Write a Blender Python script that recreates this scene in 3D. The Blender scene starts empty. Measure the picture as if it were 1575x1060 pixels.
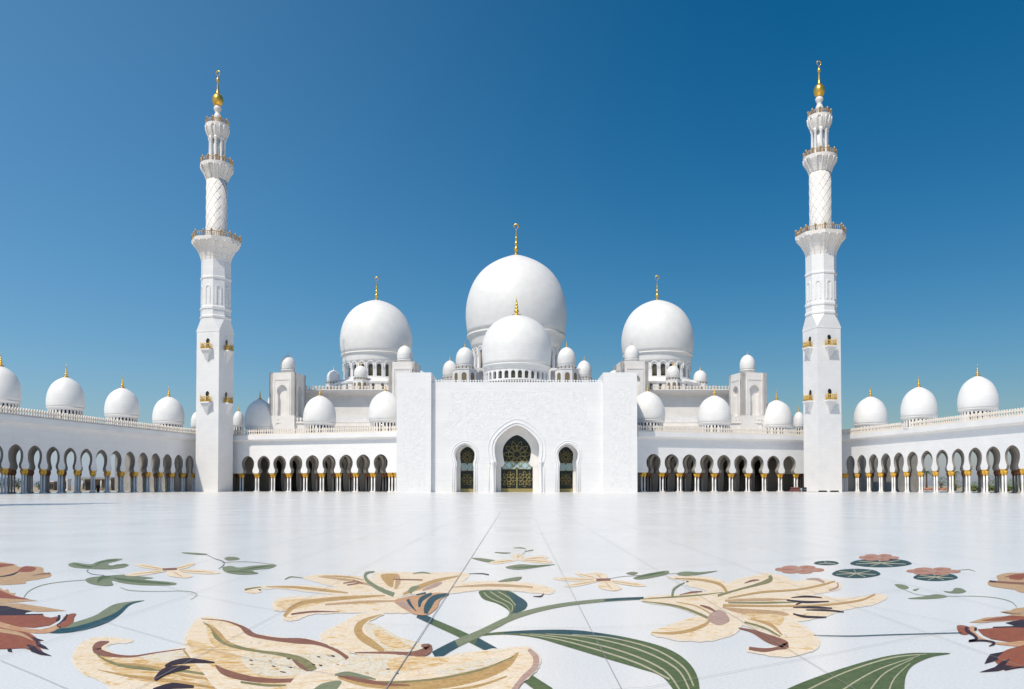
import bpy, math, random
from mathutils import Vector, Matrix
random.seed(7)
R_ = math.radians
PI = math.pi
C = bpy.context.scene.collection
SC = bpy.context.scene

# ------------------------------------------------------------------ camera
# photograph 1575 x 1060; focal length in photo pixels F, principal point (CX, CY), slight upward pitch
F, CX, CY, PITCH, EYE = 1250.0, 796.0, 717.0, R_(1.4), 1.3
cam_d = bpy.data.cameras.new('camera')
cam = bpy.data.objects.new('camera', cam_d); C.objects.link(cam)
cam.location = (0, 0, EYE)
cam.rotation_euler = (PI/2 + PITCH, 0, 0)
cam_d.sensor_width = 36.0
cam_d.lens = F/1575*36.0
cam_d.shift_x = -(CX-787.5)/1575
cam_d.shift_y = (CY-530)/1575
cam_d.clip_start = 0.1
cam_d.clip_end = 20000
SC.camera = cam

# ------------------------------------------------------------------ sky, sun, exposure
SUN_AZ, SUN_EL = R_(36), R_(56)          # sun stands behind the viewer's left shoulder
to_sun = Vector((-math.sin(SUN_AZ)*math.cos(SUN_EL), -math.cos(SUN_AZ)*math.cos(SUN_EL), math.sin(SUN_EL)))
W = bpy.data.worlds.new('World'); SC.world = W; W.use_nodes = True
nt = W.node_tree
bg = nt.nodes['Background']
sky = nt.nodes.new('ShaderNodeTexSky'); sky.sky_type = 'NISHITA'; sky.sun_disc = False
sky.sun_elevation = SUN_EL
sky.sun_rotation = math.atan2(to_sun.x, to_sun.y)
sky.air_density = 1.0; sky.dust_density = 1.6; sky.ozone_density = 3.2; sky.altitude = 0
hsv = nt.nodes.new('ShaderNodeHueSaturation'); hsv.inputs['Saturation'].default_value = 1.46; hsv.inputs['Hue'].default_value = .491; hsv.inputs['Value'].default_value = 1.02
nt.links.new(sky.outputs[0], hsv.inputs['Color'])
# hazier air towards the left of the court and low over the horizon
g_ = nt.nodes.new('ShaderNodeTexCoord'); sx_ = nt.nodes.new('ShaderNodeSeparateXYZ'); nt.links.new(g_.outputs['Generated'], sx_.inputs[0])
f1 = nt.nodes.new('ShaderNodeMapRange'); f1.interpolation_type = 'SMOOTHSTEP'; f1.inputs['From Min'].default_value = .30; f1.inputs['From Max'].default_value = -.85
nt.links.new(sx_.outputs['X'], f1.inputs['Value'])
f2 = nt.nodes.new('ShaderNodeMapRange'); f2.interpolation_type = 'SMOOTHERSTEP'; f2.inputs['From Min'].default_value = .085; f2.inputs['From Max'].default_value = -.01
nt.links.new(sx_.outputs['Z'], f2.inputs['Value'])
prev = hsv.outputs[0]
for f_, col_ in ((f1, (.90, 1.55, 2.25)), (f2, (1.6, 1.6, 2.4))):
    mx_ = nt.nodes.new('ShaderNodeMix'); mx_.data_type = 'RGBA'; mx_.blend_type = 'ADD'; mx_.clamp_result = False
    nt.links.new(f_.outputs[0], mx_.inputs['Factor']); nt.links.new(prev, mx_.inputs['A']); mx_.inputs['B'].default_value = (*col_, 1); prev = mx_.outputs['Result']
nt.links.new(prev, bg.inputs[0])
bg.inputs[1].default_value = 0.09
sun_d = bpy.data.lights.new('sun', 'SUN'); sun_d.energy = 3.8; sun_d.angle = R_(0.5); sun_d.color = (1.0, 0.92, 0.79)
sun = bpy.data.objects.new('sun', sun_d); C.objects.link(sun)
sun.rotation_euler = to_sun.to_track_quat('Z', 'Y').to_euler()
SC.view_settings.view_transform = 'Standard'
SC.view_settings.look = 'None'
SC.view_settings.gamma = 1
SC.view_settings.exposure = 0.0

# ------------------------------------------------------------------ photo geometry
cp, sp = math.cos(PITCH), math.sin(PITCH)
def ray(px, py):
    u, v = px-CX, CY-py
    return Vector((u, F*cp - v*sp, v*cp + F*sp))
def at(px, py, D):
    r = ray(px, py); t = D/r.y
    return Vector((r.x*t, D, EYE + r.z*t))
def zof(py, D): return at(CX, py, D).z
def ground(px, py, z=0.0):
    r = ray(px, py); t = (z-EYE)/r.z
    return (r.x*t, r.y*t, z)

# ------------------------------------------------------------------ materials
def lin(c): return tuple(((x/255)/12.92 if x/255 <= .04045 else ((x/255+.055)/1.055)**2.4) for x in c)
def mat(name, col, rough=.6, metal=0.0, spec=.5, noise=None, bump=None, brick=None, coat=0):
    """noise=(scale, amount, colour2)  bump=(scale, strength, distance)  brick=(width, height, depth of joint tone)"""
    m = bpy.data.materials.new(name); m.use_nodes = True
    t = m.node_tree; b = t.nodes['Principled BSDF']
    b.inputs['Base Color'].default_value = (*col, 1); b.inputs['Roughness'].default_value = rough
    b.inputs['Metallic'].default_value = metal; b.inputs['Specular IOR Level'].default_value = spec
    tc = t.nodes.new('ShaderNodeTexCoord')
    last = None
    if noise:
        n = t.nodes.new('ShaderNodeTexNoise'); n.inputs['Scale'].default_value = noise[0]; n.inputs['Detail'].default_value = 6
        t.links.new(tc.outputs['Object'], n.inputs['Vector'])
        rr = t.nodes.new('ShaderNodeMapRange'); rr.inputs['From Min'].default_value = .35; rr.inputs['From Max'].default_value = .65
        rr.inputs['To Max'].default_value = noise[1]
        t.links.new(n.outputs['Fac'], rr.inputs['Value'])
        mx = t.nodes.new('ShaderNodeMix'); mx.data_type = 'RGBA'
        mx.inputs['A'].default_value = (*col, 1); mx.inputs['B'].default_value = (*noise[2], 1)
        t.links.new(rr.outputs[0], mx.inputs['Factor']); last = mx.outputs['Result']
    if brick:
        sx = t.nodes.new('ShaderNodeSeparateXYZ'); t.links.new(tc.outputs['Object'], sx.inputs[0])
        ad = t.nodes.new('ShaderNodeMath'); ad.operation = 'ADD'
        t.links.new(sx.outputs['X'], ad.inputs[0]); t.links.new(sx.outputs['Y'], ad.inputs[1])
        cb = t.nodes.new('ShaderNodeCombineXYZ'); t.links.new(ad.outputs[0], cb.inputs['X']); t.links.new(sx.outputs['Z'], cb.inputs['Y'])
        br = t.nodes.new('ShaderNodeTexBrick'); t.links.new(cb.outputs[0], br.inputs['Vector'])
        br.inputs['Scale'].default_value = 1; br.inputs['Brick Width'].default_value = brick[0]; br.inputs['Row Height'].default_value = brick[1]
        br.inputs['Mortar Size'].default_value = .03
        br.inputs['Mortar Smooth'].default_value = .3
        br.inputs['Color1'].default_value = (1, 1, 1, 1); br.inputs['Color2'].default_value = (brick[3],)*3+(1,); br.inputs['Mortar'].default_value = (brick[2],)*3+(1,)
        m2 = t.nodes.new('ShaderNodeMix'); m2.data_type = 'RGBA'; m2.blend_type = 'MULTIPLY'; m2.inputs['Factor'].default_value = 1
        if last: t.links.new(last, m2.inputs['A'])
        else: m2.inputs['A'].default_value = (*col, 1)
        t.links.new(br.outputs['Color'], m2.inputs['B']); last = m2.outputs['Result']
    if last: t.links.new(last, b.inputs['Base Color'])
    if bump:
        n2 = t.nodes.new('ShaderNodeTexNoise'); n2.inputs['Scale'].default_value = bump[0]; n2.inputs['Detail'].default_value = 4
        n2.inputs['Distortion'].default_value = bump[3] if len(bump) > 3 else 0
        t.links.new(tc.outputs['Object'], n2.inputs['Vector'])
        bp = t.nodes.new('ShaderNodeBump'); bp.inputs['Strength'].default_value = bump[1]; bp.inputs['Distance'].default_value = bump[2]
        t.links.new(n2.outputs['Fac'], bp.inputs['Height']); t.links.new(bp.outputs[0], b.inputs['Normal'])
    return m
M = {}
M['marble'] = mat('white_marble', (.80, .795, .79), .45, noise=(.35, 1, (.745, .745, .75)), brick=(1.6, .8, .93, .975))
M['wall'] = mat('white_wall_marble', (.80, .80, .80), .5, noise=(.25, 1, (.755, .757, .765)), brick=(2.4, 1.2, .90, .972))
M['relief'] = mat('carved_marble', (.80, .80, .80), .5, noise=(1.2, 1, (.745, .745, .75)), bump=(1.3, .8, .18, 2.5))
M['dome'] = mat('dome_marble', (.80, .795, .78), .5, noise=(.5, 1, (.75, .745, .735)), brick=(7, .7, .93, .985))
M['cream'] = mat('cream_marble', (.78, .72, .64), .55, noise=(1.5, 1, (.72, .65, .57)))
M['warm'] = mat('warm_marble', (.79, .765, .735), .5, noise=(.5, 1, (.73, .70, .67)))
M['gold'] = mat('gold_leaf', (.85, .52, .10), .32, metal=.85)
M['capital'] = mat('gilded_capital', (.72, .42, .06), .45, metal=.35, bump=(9, .8, .05))
M['rail'] = mat('gilded_railing', (.52, .37, .20), .6, metal=.2)
M['balcony'] = mat('gilded_balcony', (.64, .41, .09), .5, metal=.3)
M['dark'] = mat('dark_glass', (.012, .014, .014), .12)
M['olive'] = mat('olive_window_glass', (.10, .095, .055), .3)
M['brownglass'] = mat('brown_window_recess', (.20, .15, .09), .6)
M['inner'] = mat('shade_toned_interior_stone', (.40, .375, .34), .7, noise=(.6, 1, (.35, .325, .30)))  # darker copy of the marble: arcade shade put into the colour
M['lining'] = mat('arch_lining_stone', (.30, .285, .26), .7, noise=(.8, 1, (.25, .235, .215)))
M['inner_capital'] = mat('shade_toned_gilded_capital', (.22, .09, .035), .5, metal=.2)  # inner-row gilding painted dark red brown to stand for shade
M['aqua'] = mat('aqua_glass', (.42, .56, .54), .25, noise=(2.5, 1, (.34, .47, .50)))
M['tracery'] = mat('gilded_tracery', (.34, .28, .11), .45, metal=.4)

# ------------------------------------------------------------------ mesh helpers
class MB:
    def __init__(s): s.v = []; s.f = []; s.sm = []
    def add(s, vs, fs, smooth=False):
        o = len(s.v); s.v += [tuple(v) for v in vs]
        s.f += [tuple(o+i for i in f) for f in fs]; s.sm += [smooth]*len(fs)
    def box(s, x0, x1, y0, y1, z0, z1):
        s.add([(x0,y0,z0),(x1,y0,z0),(x1,y1,z0),(x0,y1,z0),(x0,y0,z1),(x1,y0,z1),(x1,y1,z1),(x0,y1,z1)],
              [(0,3,2,1),(4,5,6,7),(0,1,5,4),(1,2,6,5),(2,3,7,6),(3,0,4,7)])
    def lathe(s, prof, n=32, cx=0, cy=0, smooth=True, rot=0.0, scal=None):
        vs = []; fs = []
        for r, z in prof:
            for k in range(n):
                a = 2*PI*k/n + rot
                rr = r*(scal(k, n) if scal else 1)
                vs.append((cx+rr*math.cos(a), cy+rr*math.sin(a), z))
        for i in range(len(prof)-1):
            for k in range(n):
                fs.append((i*n+k, i*n+(k+1) % n, (i+1)*n+(k+1) % n, (i+1)*n+k))
        fs.append(tuple(reversed(range(n)))); fs.append(tuple((len(prof)-1)*n+k for k in range(n)))
        s.add(vs, fs, smooth)
        if smooth: s.sm[-1] = s.sm[-2] = False
    def tube(s, pts, r, n=6, closed=False):
        pts = [Vector(p) for p in pts]; N = len(pts); vs = []; fs = []
        for i, p in enumerate(pts):
            a = pts[(i-1) % N] if (i > 0 or closed) else p
            b = pts[(i+1) % N] if (i < N-1 or closed) else p
            d = (b-a).normalized()
            u = d.cross(Vector((0,1,0)));
            if u.length < .05: u = d.cross(Vector((1,0,0)))
            u.normalize(); w = d.cross(u)
            rr = r[i] if isinstance(r, (list, tuple)) else r
            for k in range(n):
                t = 2*PI*k/n; vs.append(p + u*math.cos(t)*rr + w*math.sin(t)*rr)
        for i in range(N if closed else N-1):
            j = (i+1) % N
            for k in range(n): fs.append((i*n+k, i*n+(k+1) % n, j*n+(k+1) % n, j*n+k))
        if not closed: fs += [tuple(reversed(range(n))), tuple((N-1)*n+k for k in range(n))]
        s.add(vs, fs, True)
    def prism(s, poly, f, t0, t1):
        """poly in 2D, extruded from t0 to t1; f(a, b, t) -> 3D"""
        n = len(poly)
        vs = [f(a, b, t0) for a, b in poly] + [f(a, b, t1) for a, b in poly]
        s.add(vs, [tuple(range(n)), tuple(reversed(range(n, 2*n)))] + [(i, i+n, (i+1) % n+n, (i+1) % n) for i in range(n)])
    def build(s, name, material, parent=None, loc=None, **props):
        me = bpy.data.meshes.new(name); me.from_pydata(s.v, [], s.f)
        me.polygons.foreach_set('use_smooth', s.sm); me.validate(); me.update()
        me.materials.append(material)
        o = bpy.data.objects.new(name, me); C.objects.link(o)
        if parent: o.parent = parent
        if loc is not None: o.location = loc
        for k, v in props.items(): o[k] = v
        return o
def fixn(o):
    import bmesh
    b = bmesh.new(); b.from_mesh(o.data); bmesh.ops.recalc_face_normals(b, faces=b.faces); b.to_mesh(o.data); b.free(); return o
def empty(name, loc, rz, label, cat, group=None):
    o = bpy.data.objects.new(name, None); C.objects.link(o); o.location = loc; o.rotation_euler = (0, 0, rz)
    o['label'] = label; o['category'] = cat
    if group: o['group'] = group
    return o
def local(par, w):
    rz = par.rotation_euler.z; d = Vector(w) - par.location
    return Vector((d.x*math.cos(rz)+d.y*math.sin(rz), -d.x*math.sin(rz)+d.y*math.cos(rz), d.z))
def copy_tree(o, parent=None):
    c = o.copy(); C.objects.link(c); c.parent = parent
    for ch in list(o.children): copy_tree(ch, c)
    return c
def structure(o): o['kind'] = 'structure'; return o

# keyhole (horseshoe) arch: right half from the bottom up, in (x, z)
def keyhole(hw, neck, zs, zn, zc, rad, ztop, n=9, point=.12):
    pts = [(hw, zs)]
    for i in range(1, 4):
        t = i/4; pts.append((hw-(hw-neck)*math.sin(t*PI/2), zs+(zn-zs)*(1-math.cos(t*PI/2))))
    pts.append((neck, zn))
    a0 = -math.acos(min(1, neck/rad)); az = (zc-zn)/math.sin(-a0)
    for i in range(1, n):
        a = a0*(1-i/n); pts.append((rad*math.cos(a), zc+az*math.sin(a)))
    for i in range(0, n+1):
        a = i/n*PI/2
        pts.append((rad*math.cos(a)*(1-point*math.sin(a)**3*math.cos(a)), zc+(ztop-zc)*(math.sin(a)*(1-point)+point*(a/(PI/2)))))
    return pts
def door_profile(hw, neck, zn, zc, rad, ztop, n=12, point=.2):
    return [(hw, 0)] + keyhole(hw, neck, zn-1.0, zn, zc, rad, ztop, n, point)
def full_arch(half): return [(-x, z) for x, z in half] + [(x, z) for x, z in reversed(half[:-1])]
def round_arch(hw, z0, zs, n=8, rise=1.0):
    return [(hw, z0)] + [(hw*math.cos(i/n*PI/2), zs+hw*rise*math.sin(i/n*PI/2)) for i in range(n+1)]

def arched_wall(mb, x0, x1, zb, zt, arches, y0, y1, f=None, lining=None):
    """wall from x0..x1, zb..zt with openings that reach the bottom edge; arches = [(centre, half profile)] profile begins at z = zb"""
    f = f or (lambda a, b, t: (a, t, b))
    outline = [(x0, zb)]
    edges = []
    cuts = [x0] + [(arches[i][0]+arches[i+1][0])/2 for i in range(len(arches)-1)] + [x1]
    for i, (c, half) in enumerate(arches):
        prof = [(c+x, z) for x, z in full_arch(half)]
        poly = [(cuts[i], zb)] + prof + [(cuts[i+1], zb), (cuts[i+1], zt), (cuts[i], zt)]
        n = len(poly)
        mb.add([f(a, b, y0) for a, b in poly], [tuple(range(n))])
        mb.add([f(a, b, y1) for a, b in poly], [tuple(reversed(range(n)))])
        run = [(cuts[i], zb)] + prof + [(cuts[i+1], zb)]
        for k in range(len(run)-1):
            (a, b), (c2, d) = run[k], run[k+1]
            (lining or mb).add([f(a, b, y0), f(a, b, y1), f(c2, d, y1), f(c2, d, y0)], [(0, 1, 2, 3)])
    mb.add([f(x0, zt, y0), f(x1, zt, y0), f(x1, zt, y1), f(x0, zt, y1)], [(0, 1, 2, 3)])
    for x in (x0, x1):
        mb.add([f(x, zb, y0), f(x, zt, y0), f(x, zt, y1), f(x, zb, y1)], [(0, 1, 2, 3)])

def crest(mb, x0, x1, y, z, h, step, f=None, th=.18):
    """row of small leaf-shaped merlons on a rail"""
    n = max(2, int(abs(x1-x0)/step)); w = (x1-x0)/n
    g = f or (lambda a, b, t: (a, t, b))
    shape = [(-.20, .0), (-.20, .28), (-.10, .36), (-.10, .46), (-.32, .62), (-.26, .80), (0, 1.0), (.26, .80), (.32, .62), (.10, .46), (.10, .36), (.20, .28), (.20, 0)]
    for i in range(n):
        c = x0 + (i+.5)*w
        mb.prism([(c+a*abs(w)*1.25, z+b*h) for a, b in shape], g, y-th/2, y+th/2)
    mb.prism([(x0, z-.12*h), (x1, z-.12*h), (x1, z+.14*h), (x0, z+.14*h)], g, y-th*.8, y+th*.8)

# ------------------------------------------------------------------ dome kit
def dome_profile(Rd, H, base=.94, wide=.28, n=26, point=.35, pexp=12):
    pts = []
    for i in range(n+1):
        t = i/n
        t = 1-(1-t)**1.6
        if t < wide: r = base+(1-base)*math.sin(t/wide*PI/2)
        else:
            u = (t-wide)/(1-wide); r = math.sqrt(max(0, 1-u**2.02))
            r = r*(1-point*u**pexp)
        pts.append((max(r*Rd, .02), t*H))
    return pts
def finial(parent, z, h, w, crescent=False, disc=True):
    m = MB(); p = []
    if disc: p += [(w*1.9, -.02*h), (w*1.7, .02*h), (w*.7, .07*h)]
    else: p += [(w*.9, -.03*h), (w*.9, .03*h)]
    p += [(w*.45, .10*h), (w*.75, .15*h), (w*.95, .20*h), (w*.75, .26*h), (w*.32, .29*h), (w*.45, .33*h), (w*.7, .39*h), (w*.45, .45*h),
          (w*.22, .47*h), (w*.42, .53*h), (w*.48, .56*h), (w*.28, .61*h), (w*.16, .64*h), (w*.30, .70*h), (w*.14, .76*h), (w*.08, .84*h), (.02, .9*h if crescent else h)]
    m.lathe([(r, z+zz) for r, zz in p], 12)
    if crescent:
        rc = .075*h; cz = z+.9*h+rc
        m.tube([(rc*math.sin(a), 0, cz-rc*math.cos(a)) for a in [i/20*2*PI*.93+.22 for i in range(20)]], [.006*h+.018*h*math.sin(i/19*PI)**.7 for i in range(20)], 6)
    return m.build('finial', M['gold'], parent)
def ring_wall(mb, Rd, z0, z1, n, ww, wz0, wz1, th, rot=0):
    """polygonal drum wall with n round-arched windows open between wz0 and wz1"""
    w = 2*Rd*math.tan(PI/n)
    for k in range(n):
        a = 2*PI*k/n+rot; ca, sa = math.cos(a), math.sin(a)
        def f(s, z, t): return ((Rd-t)*ca - s*sa*(Rd-t)/Rd, (Rd-t)*sa + s*ca*(Rd-t)/Rd, z)
        hw = ww*w/2
        arched_wall(mb, -w/2, w/2, wz0, z1, [(0, round_arch(hw, wz0, wz1-hw))], 0, th, f)
        mb.add([f(-w/2, z0, 0), f(w/2, z0, 0), f(w/2, wz0, 0), f(-w/2, wz0, 0)], [(0, 1, 2, 3)])
def dome(parent, px, D, ytop, yring, half, yfin, zbase, n=22, glass='dark', ring=.05, kind='small', matn='dome', fin=True, base=.94, wide=.28, fw=None, crescent=False, drumw=.92, label=None, point=.35, pexp=12):
    cosf = F/math.hypot(F, px-CX)
    Rd = half*D/F*cosf
    ymid = (ytop+yring)/2
    X = at(px, ymid, D).x
    z0 = zof(yring, D-Rd*base); z1 = zof(ytop, D-Rd*.12)
    H = z1-z0
    lp = local(parent, (X, D, z0))
    m = MB(); m.lathe(dome_profile(Rd, H, base, wide, point=point, pexp=pexp), 64)
    d = m.build('dome', M[matn], parent, lp)
    if label: d['label'] = label
    # ring cornice
    rg = MB(); e = Rd*base
    q = drumw*Rd
    if kind == 'small':
        rg.lathe([(e*.9, .02), (e*1.02, -.005*Rd), (e*1.025, -.035*Rd), (e*.99, -.06*Rd), (q, -.13*Rd)], 64)
    elif kind == 'disc':
        rg.lathe([(e*.9, .02), (e*1.015, -.005*Rd), (e*1.02, -.03*Rd), (e*.985, -.05*Rd), (e*.965, -.09*Rd), (q, -.16*Rd)], 64)
    else:
        rg.lathe([(e*.9, .02), (e*1.02, -.005*Rd), (e*1.02, -.035*Rd), (e*.985, -.05*Rd), (e*.975, -.09*Rd), (q*1.02, -.20*Rd), (q, -.30*Rd)], 64)
    rg.build('ring_cornice', M[matn], d)
    dz = zbase - z0     # negative
    dr = MB()
    if kind == 'small':
        ring_wall(dr, q*.985, dz, -.125*Rd, n, .52, dz*.9, -.17*Rd, .3)
    elif kind == 'disc':
        ring_wall(dr, q*.985, dz, -.155*Rd, n, .62, dz*.9, -.21*Rd, .5)
    else:
        ring_wall(dr, q*.985, dz, -.29*Rd, n, .56, dz*.88, -.34*Rd, .6)
        for k in range(n):     # raised hoods over the windows, under the cornice
            a = 2*PI*k/n; ca, sa = math.cos(a), math.sin(a); w_ = 2*PI*q/n
            pr = full_arch(round_arch(w_*.42, -.44*Rd, -.36*Rd, 6)); pr2 = full_arch(round_arch(w_*.33, -.44*Rd, -.36*Rd, 6))
            f = lambda s_, z, t: ((q*.985+t)*ca-s_*sa, (q*.985+t)*sa+s_*ca, z)
            for j in range(len(pr)-1): dr.prism([pr[j], pr[j+1], pr2[j+1], pr2[j]], f, -.1, .28)
    fixn(dr.build('drum', M['warm' if kind == 'small' else 'marble'], d))
    gl = MB(); gl.lathe([(drumw*Rd*.985-(.22 if kind == 'small' else .5), dz+.05), (drumw*Rd*.985-(.22 if kind == 'small' else .5), -.14*Rd)], 40)
    gl.build('window_glass', M[glass], d)
    if fin:
        h = zof(yfin, D) - z1
        finial(d, H-.02, h, fw or h*.13, crescent, disc=(kind == 'small' or kind == 'disc'))
    return d

# ------------------------------------------------------------------ ground, courtyard
m = MB(); m.add([(-6000, -3000, -.05), (6000, -3000, -.05), (6000, 12000, -.05), (-6000, 12000, -.05)], [(0, 1, 2, 3)])
structure(m.build('ground', mat('dry_ground', (.42, .33, .25), .9, noise=(.02, 1, (.30, .27, .17)))))
m = MB(); m.add([(-97, -80, 0), (97, -80, 0), (97, 215, 0), (-97, 215, 0)], [(0, 1, 2, 3)])
fl = mat('courtyard_marble', (.82, .80, .768), .2, spec=.34, noise=(.5, .5, (.805, .787, .757)))
t = fl.node_tree; b = t.nodes['Principled BSDF']
src = b.inputs['Base Color'].links[0].from_socket
tcn = t.nodes.new('ShaderNodeTexCoord'); n1 = t.nodes.new('ShaderNodeTexNoise'); n1.inputs['Scale'].default_value = 42; n1.inputs['Detail'].default_value = 3
t.links.new(tcn.outputs['Object'], n1.inputs['Vector'])
r1 = t.nodes.new('ShaderNodeMapRange'); r1.inputs['From Min'].default_value = .35; r1.inputs['From Max'].default_value = .65; r1.inputs['To Min'].default_value = .93; r1.inputs['To Max'].default_value = 1.04
t.links.new(n1.outputs['Fac'], r1.inputs['Value'])
mm = t.nodes.new('ShaderNodeMix'); mm.data_type = 'RGBA'; mm.blend_type = 'MULTIPLY'; mm.inputs['Factor'].default_value = 1
t.links.new(src, mm.inputs['A']); t.links.new(r1.outputs[0], mm.inputs['B']); t.links.new(mm.outputs['Result'], b.inputs['Base Color'])
br = t.nodes.new('ShaderNodeTexBrick'); br.inputs['Scale'].default_value = 1; br.inputs['Brick Width'].default_value = 1.497; br.inputs['Row Height'].default_value = 2.4; br.offset = 0
br.inputs['Color1'].default_value = (1, 1, 1, 1); br.inputs['Color2'].default_value = (.965, .965, .965, 1); br.inputs['Mortar'].default_value = (.86, .86, .86, 1); br.inputs['Mortar Size'].default_value = .003
mpb = t.nodes.new('ShaderNodeMapping'); mpb.inputs['Location'].default_value = (.836, -.3, 0); t.links.new(tcn.outputs['Object'], mpb.inputs[0]); t.links.new(mpb.outputs[0], br.inputs['Vector'])
m5 = t.nodes.new('ShaderNodeMix'); m5.data_type = 'RGBA'; m5.blend_type = 'MULTIPLY'; m5.inputs['Factor'].default_value = 1
t.links.new(mm.outputs['Result'], m5.inputs['A']); t.links.new(br.outputs['Color'], m5.inputs['B']); t.links.new(m5.outputs['Result'], b.inputs['Base Color'])
n2 = t.nodes.new('ShaderNodeTexNoise'); n2.inputs['Scale'].default_value = .35; n2.inputs['Detail'].default_value = 5
t.links.new(tcn.outputs['Object'], n2.inputs['Vector'])
r2 = t.nodes.new('ShaderNodeMapRange'); r2.inputs['To Min'].default_value = .13; r2.inputs['To Max'].default_value = .34
t.links.new(n2.outputs['Fac'], r2.inputs['Value']); t.links.new(r2.outputs[0], b.inputs['Roughness'])
structure(m.build('courtyard_floor', fl))

# slab joints
def ribbon2(pts, w, z):
    out = []
    P = [Vector(ground(x, y, z)) for x, y in pts]
    L, Rr = [], []
    for i, p in enumerate(P):
        d = (P[min(i+1, len(P)-1)]-P[max(i-1, 0)]); d.z = 0; d.normalize(); n = Vector((-d.y, d.x, 0))
        L.append(p+n*w/2); Rr.append(p-n*w/2)
    return L, Rr
mj = MB()
def joint(pts, w):
    L, Rr = ribbon2(pts, w, .013); n = len(L)
    mj.add(L+Rr, [(i, i+1, n+i+1, n+i) for i in range(n-1)])
def line3(x0, w, y1=8.0, D1=70):
    mj.add([(x0-w/2, 3.0, .013), (x0+w/2, 3.0, .013), (x0+w/2, D1, .013), (x0-w/2, D1, .013)], [(0, 1, 2, 3)])
for x in (-9.9, -8.4, -6.9, -5.35, -3.9, -2.42, .661, 2.14, 3.6, 5.1, 6.6, 8.1): line3(x, .0045, D1=40)
line3(-.836, .008, D1=40)
joint([(0, 1015), (60, 1040), (110, 1062)], .0045)
joint([(150, 953), (280, 990), (420, 1020), (560, 1045)], .0045)
joint([(560, 958), (687, 963), (897, 965), (1040, 960), (1200, 940), (1390, 905)], .0045)
joint([(900, 1063), (1000, 1056), (1250, 1010), (1502, 961), (1575, 940)], .0045)
joint([(430, 940), (300, 915), (120, 862)], .0045)
joint([(600, 872), (800, 876), (1000, 874), (1200, 862), (1400, 846)], .008)
joint([(1180, 905), (1300, 925), (1480, 960)], .0045)
structure(mj.build('floor_joints', mat('slab_joint', (.30, .29, .28), .8)))

# ------------------------------------------------------------------ arcades
ZS, ZTOP_A, ZC, ZT = 4.2, 8.15, 12.95, 14.1
HALF = keyhole(1.48, 1.16, ZS, 4.95, 6.5, 1.58, ZTOP_A)
def col_cluster_mesh(slim):
    c = MB(); e = .30 if slim else .5
    c.box(-.60, .60, -e, e, 0.002, .16)
    for sx in (-.36, .36):
        c.lathe([(.23, .16), (.23, .24), (.165, .30), (.16, 1.5), (.15, 3.2)], 14, sx, 0)
    return c
def capital_mesh(slim):
    c = MB(); e = .28 if slim else .5
    for sx in (-.34, .34):
        c.lathe([(.19, 3.18), (.24, 3.26), (.22, 3.34), (.32, 3.5), (.38, 3.7), (.36, 3.84), (.28, 3.92)], 14, sx, 0)
    c.box(-.58, .58, -e, e, 3.86, 4.02); c.box(-.52, .52, -e*.9, e*.9, 4.02, 4.20)
    return c
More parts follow.
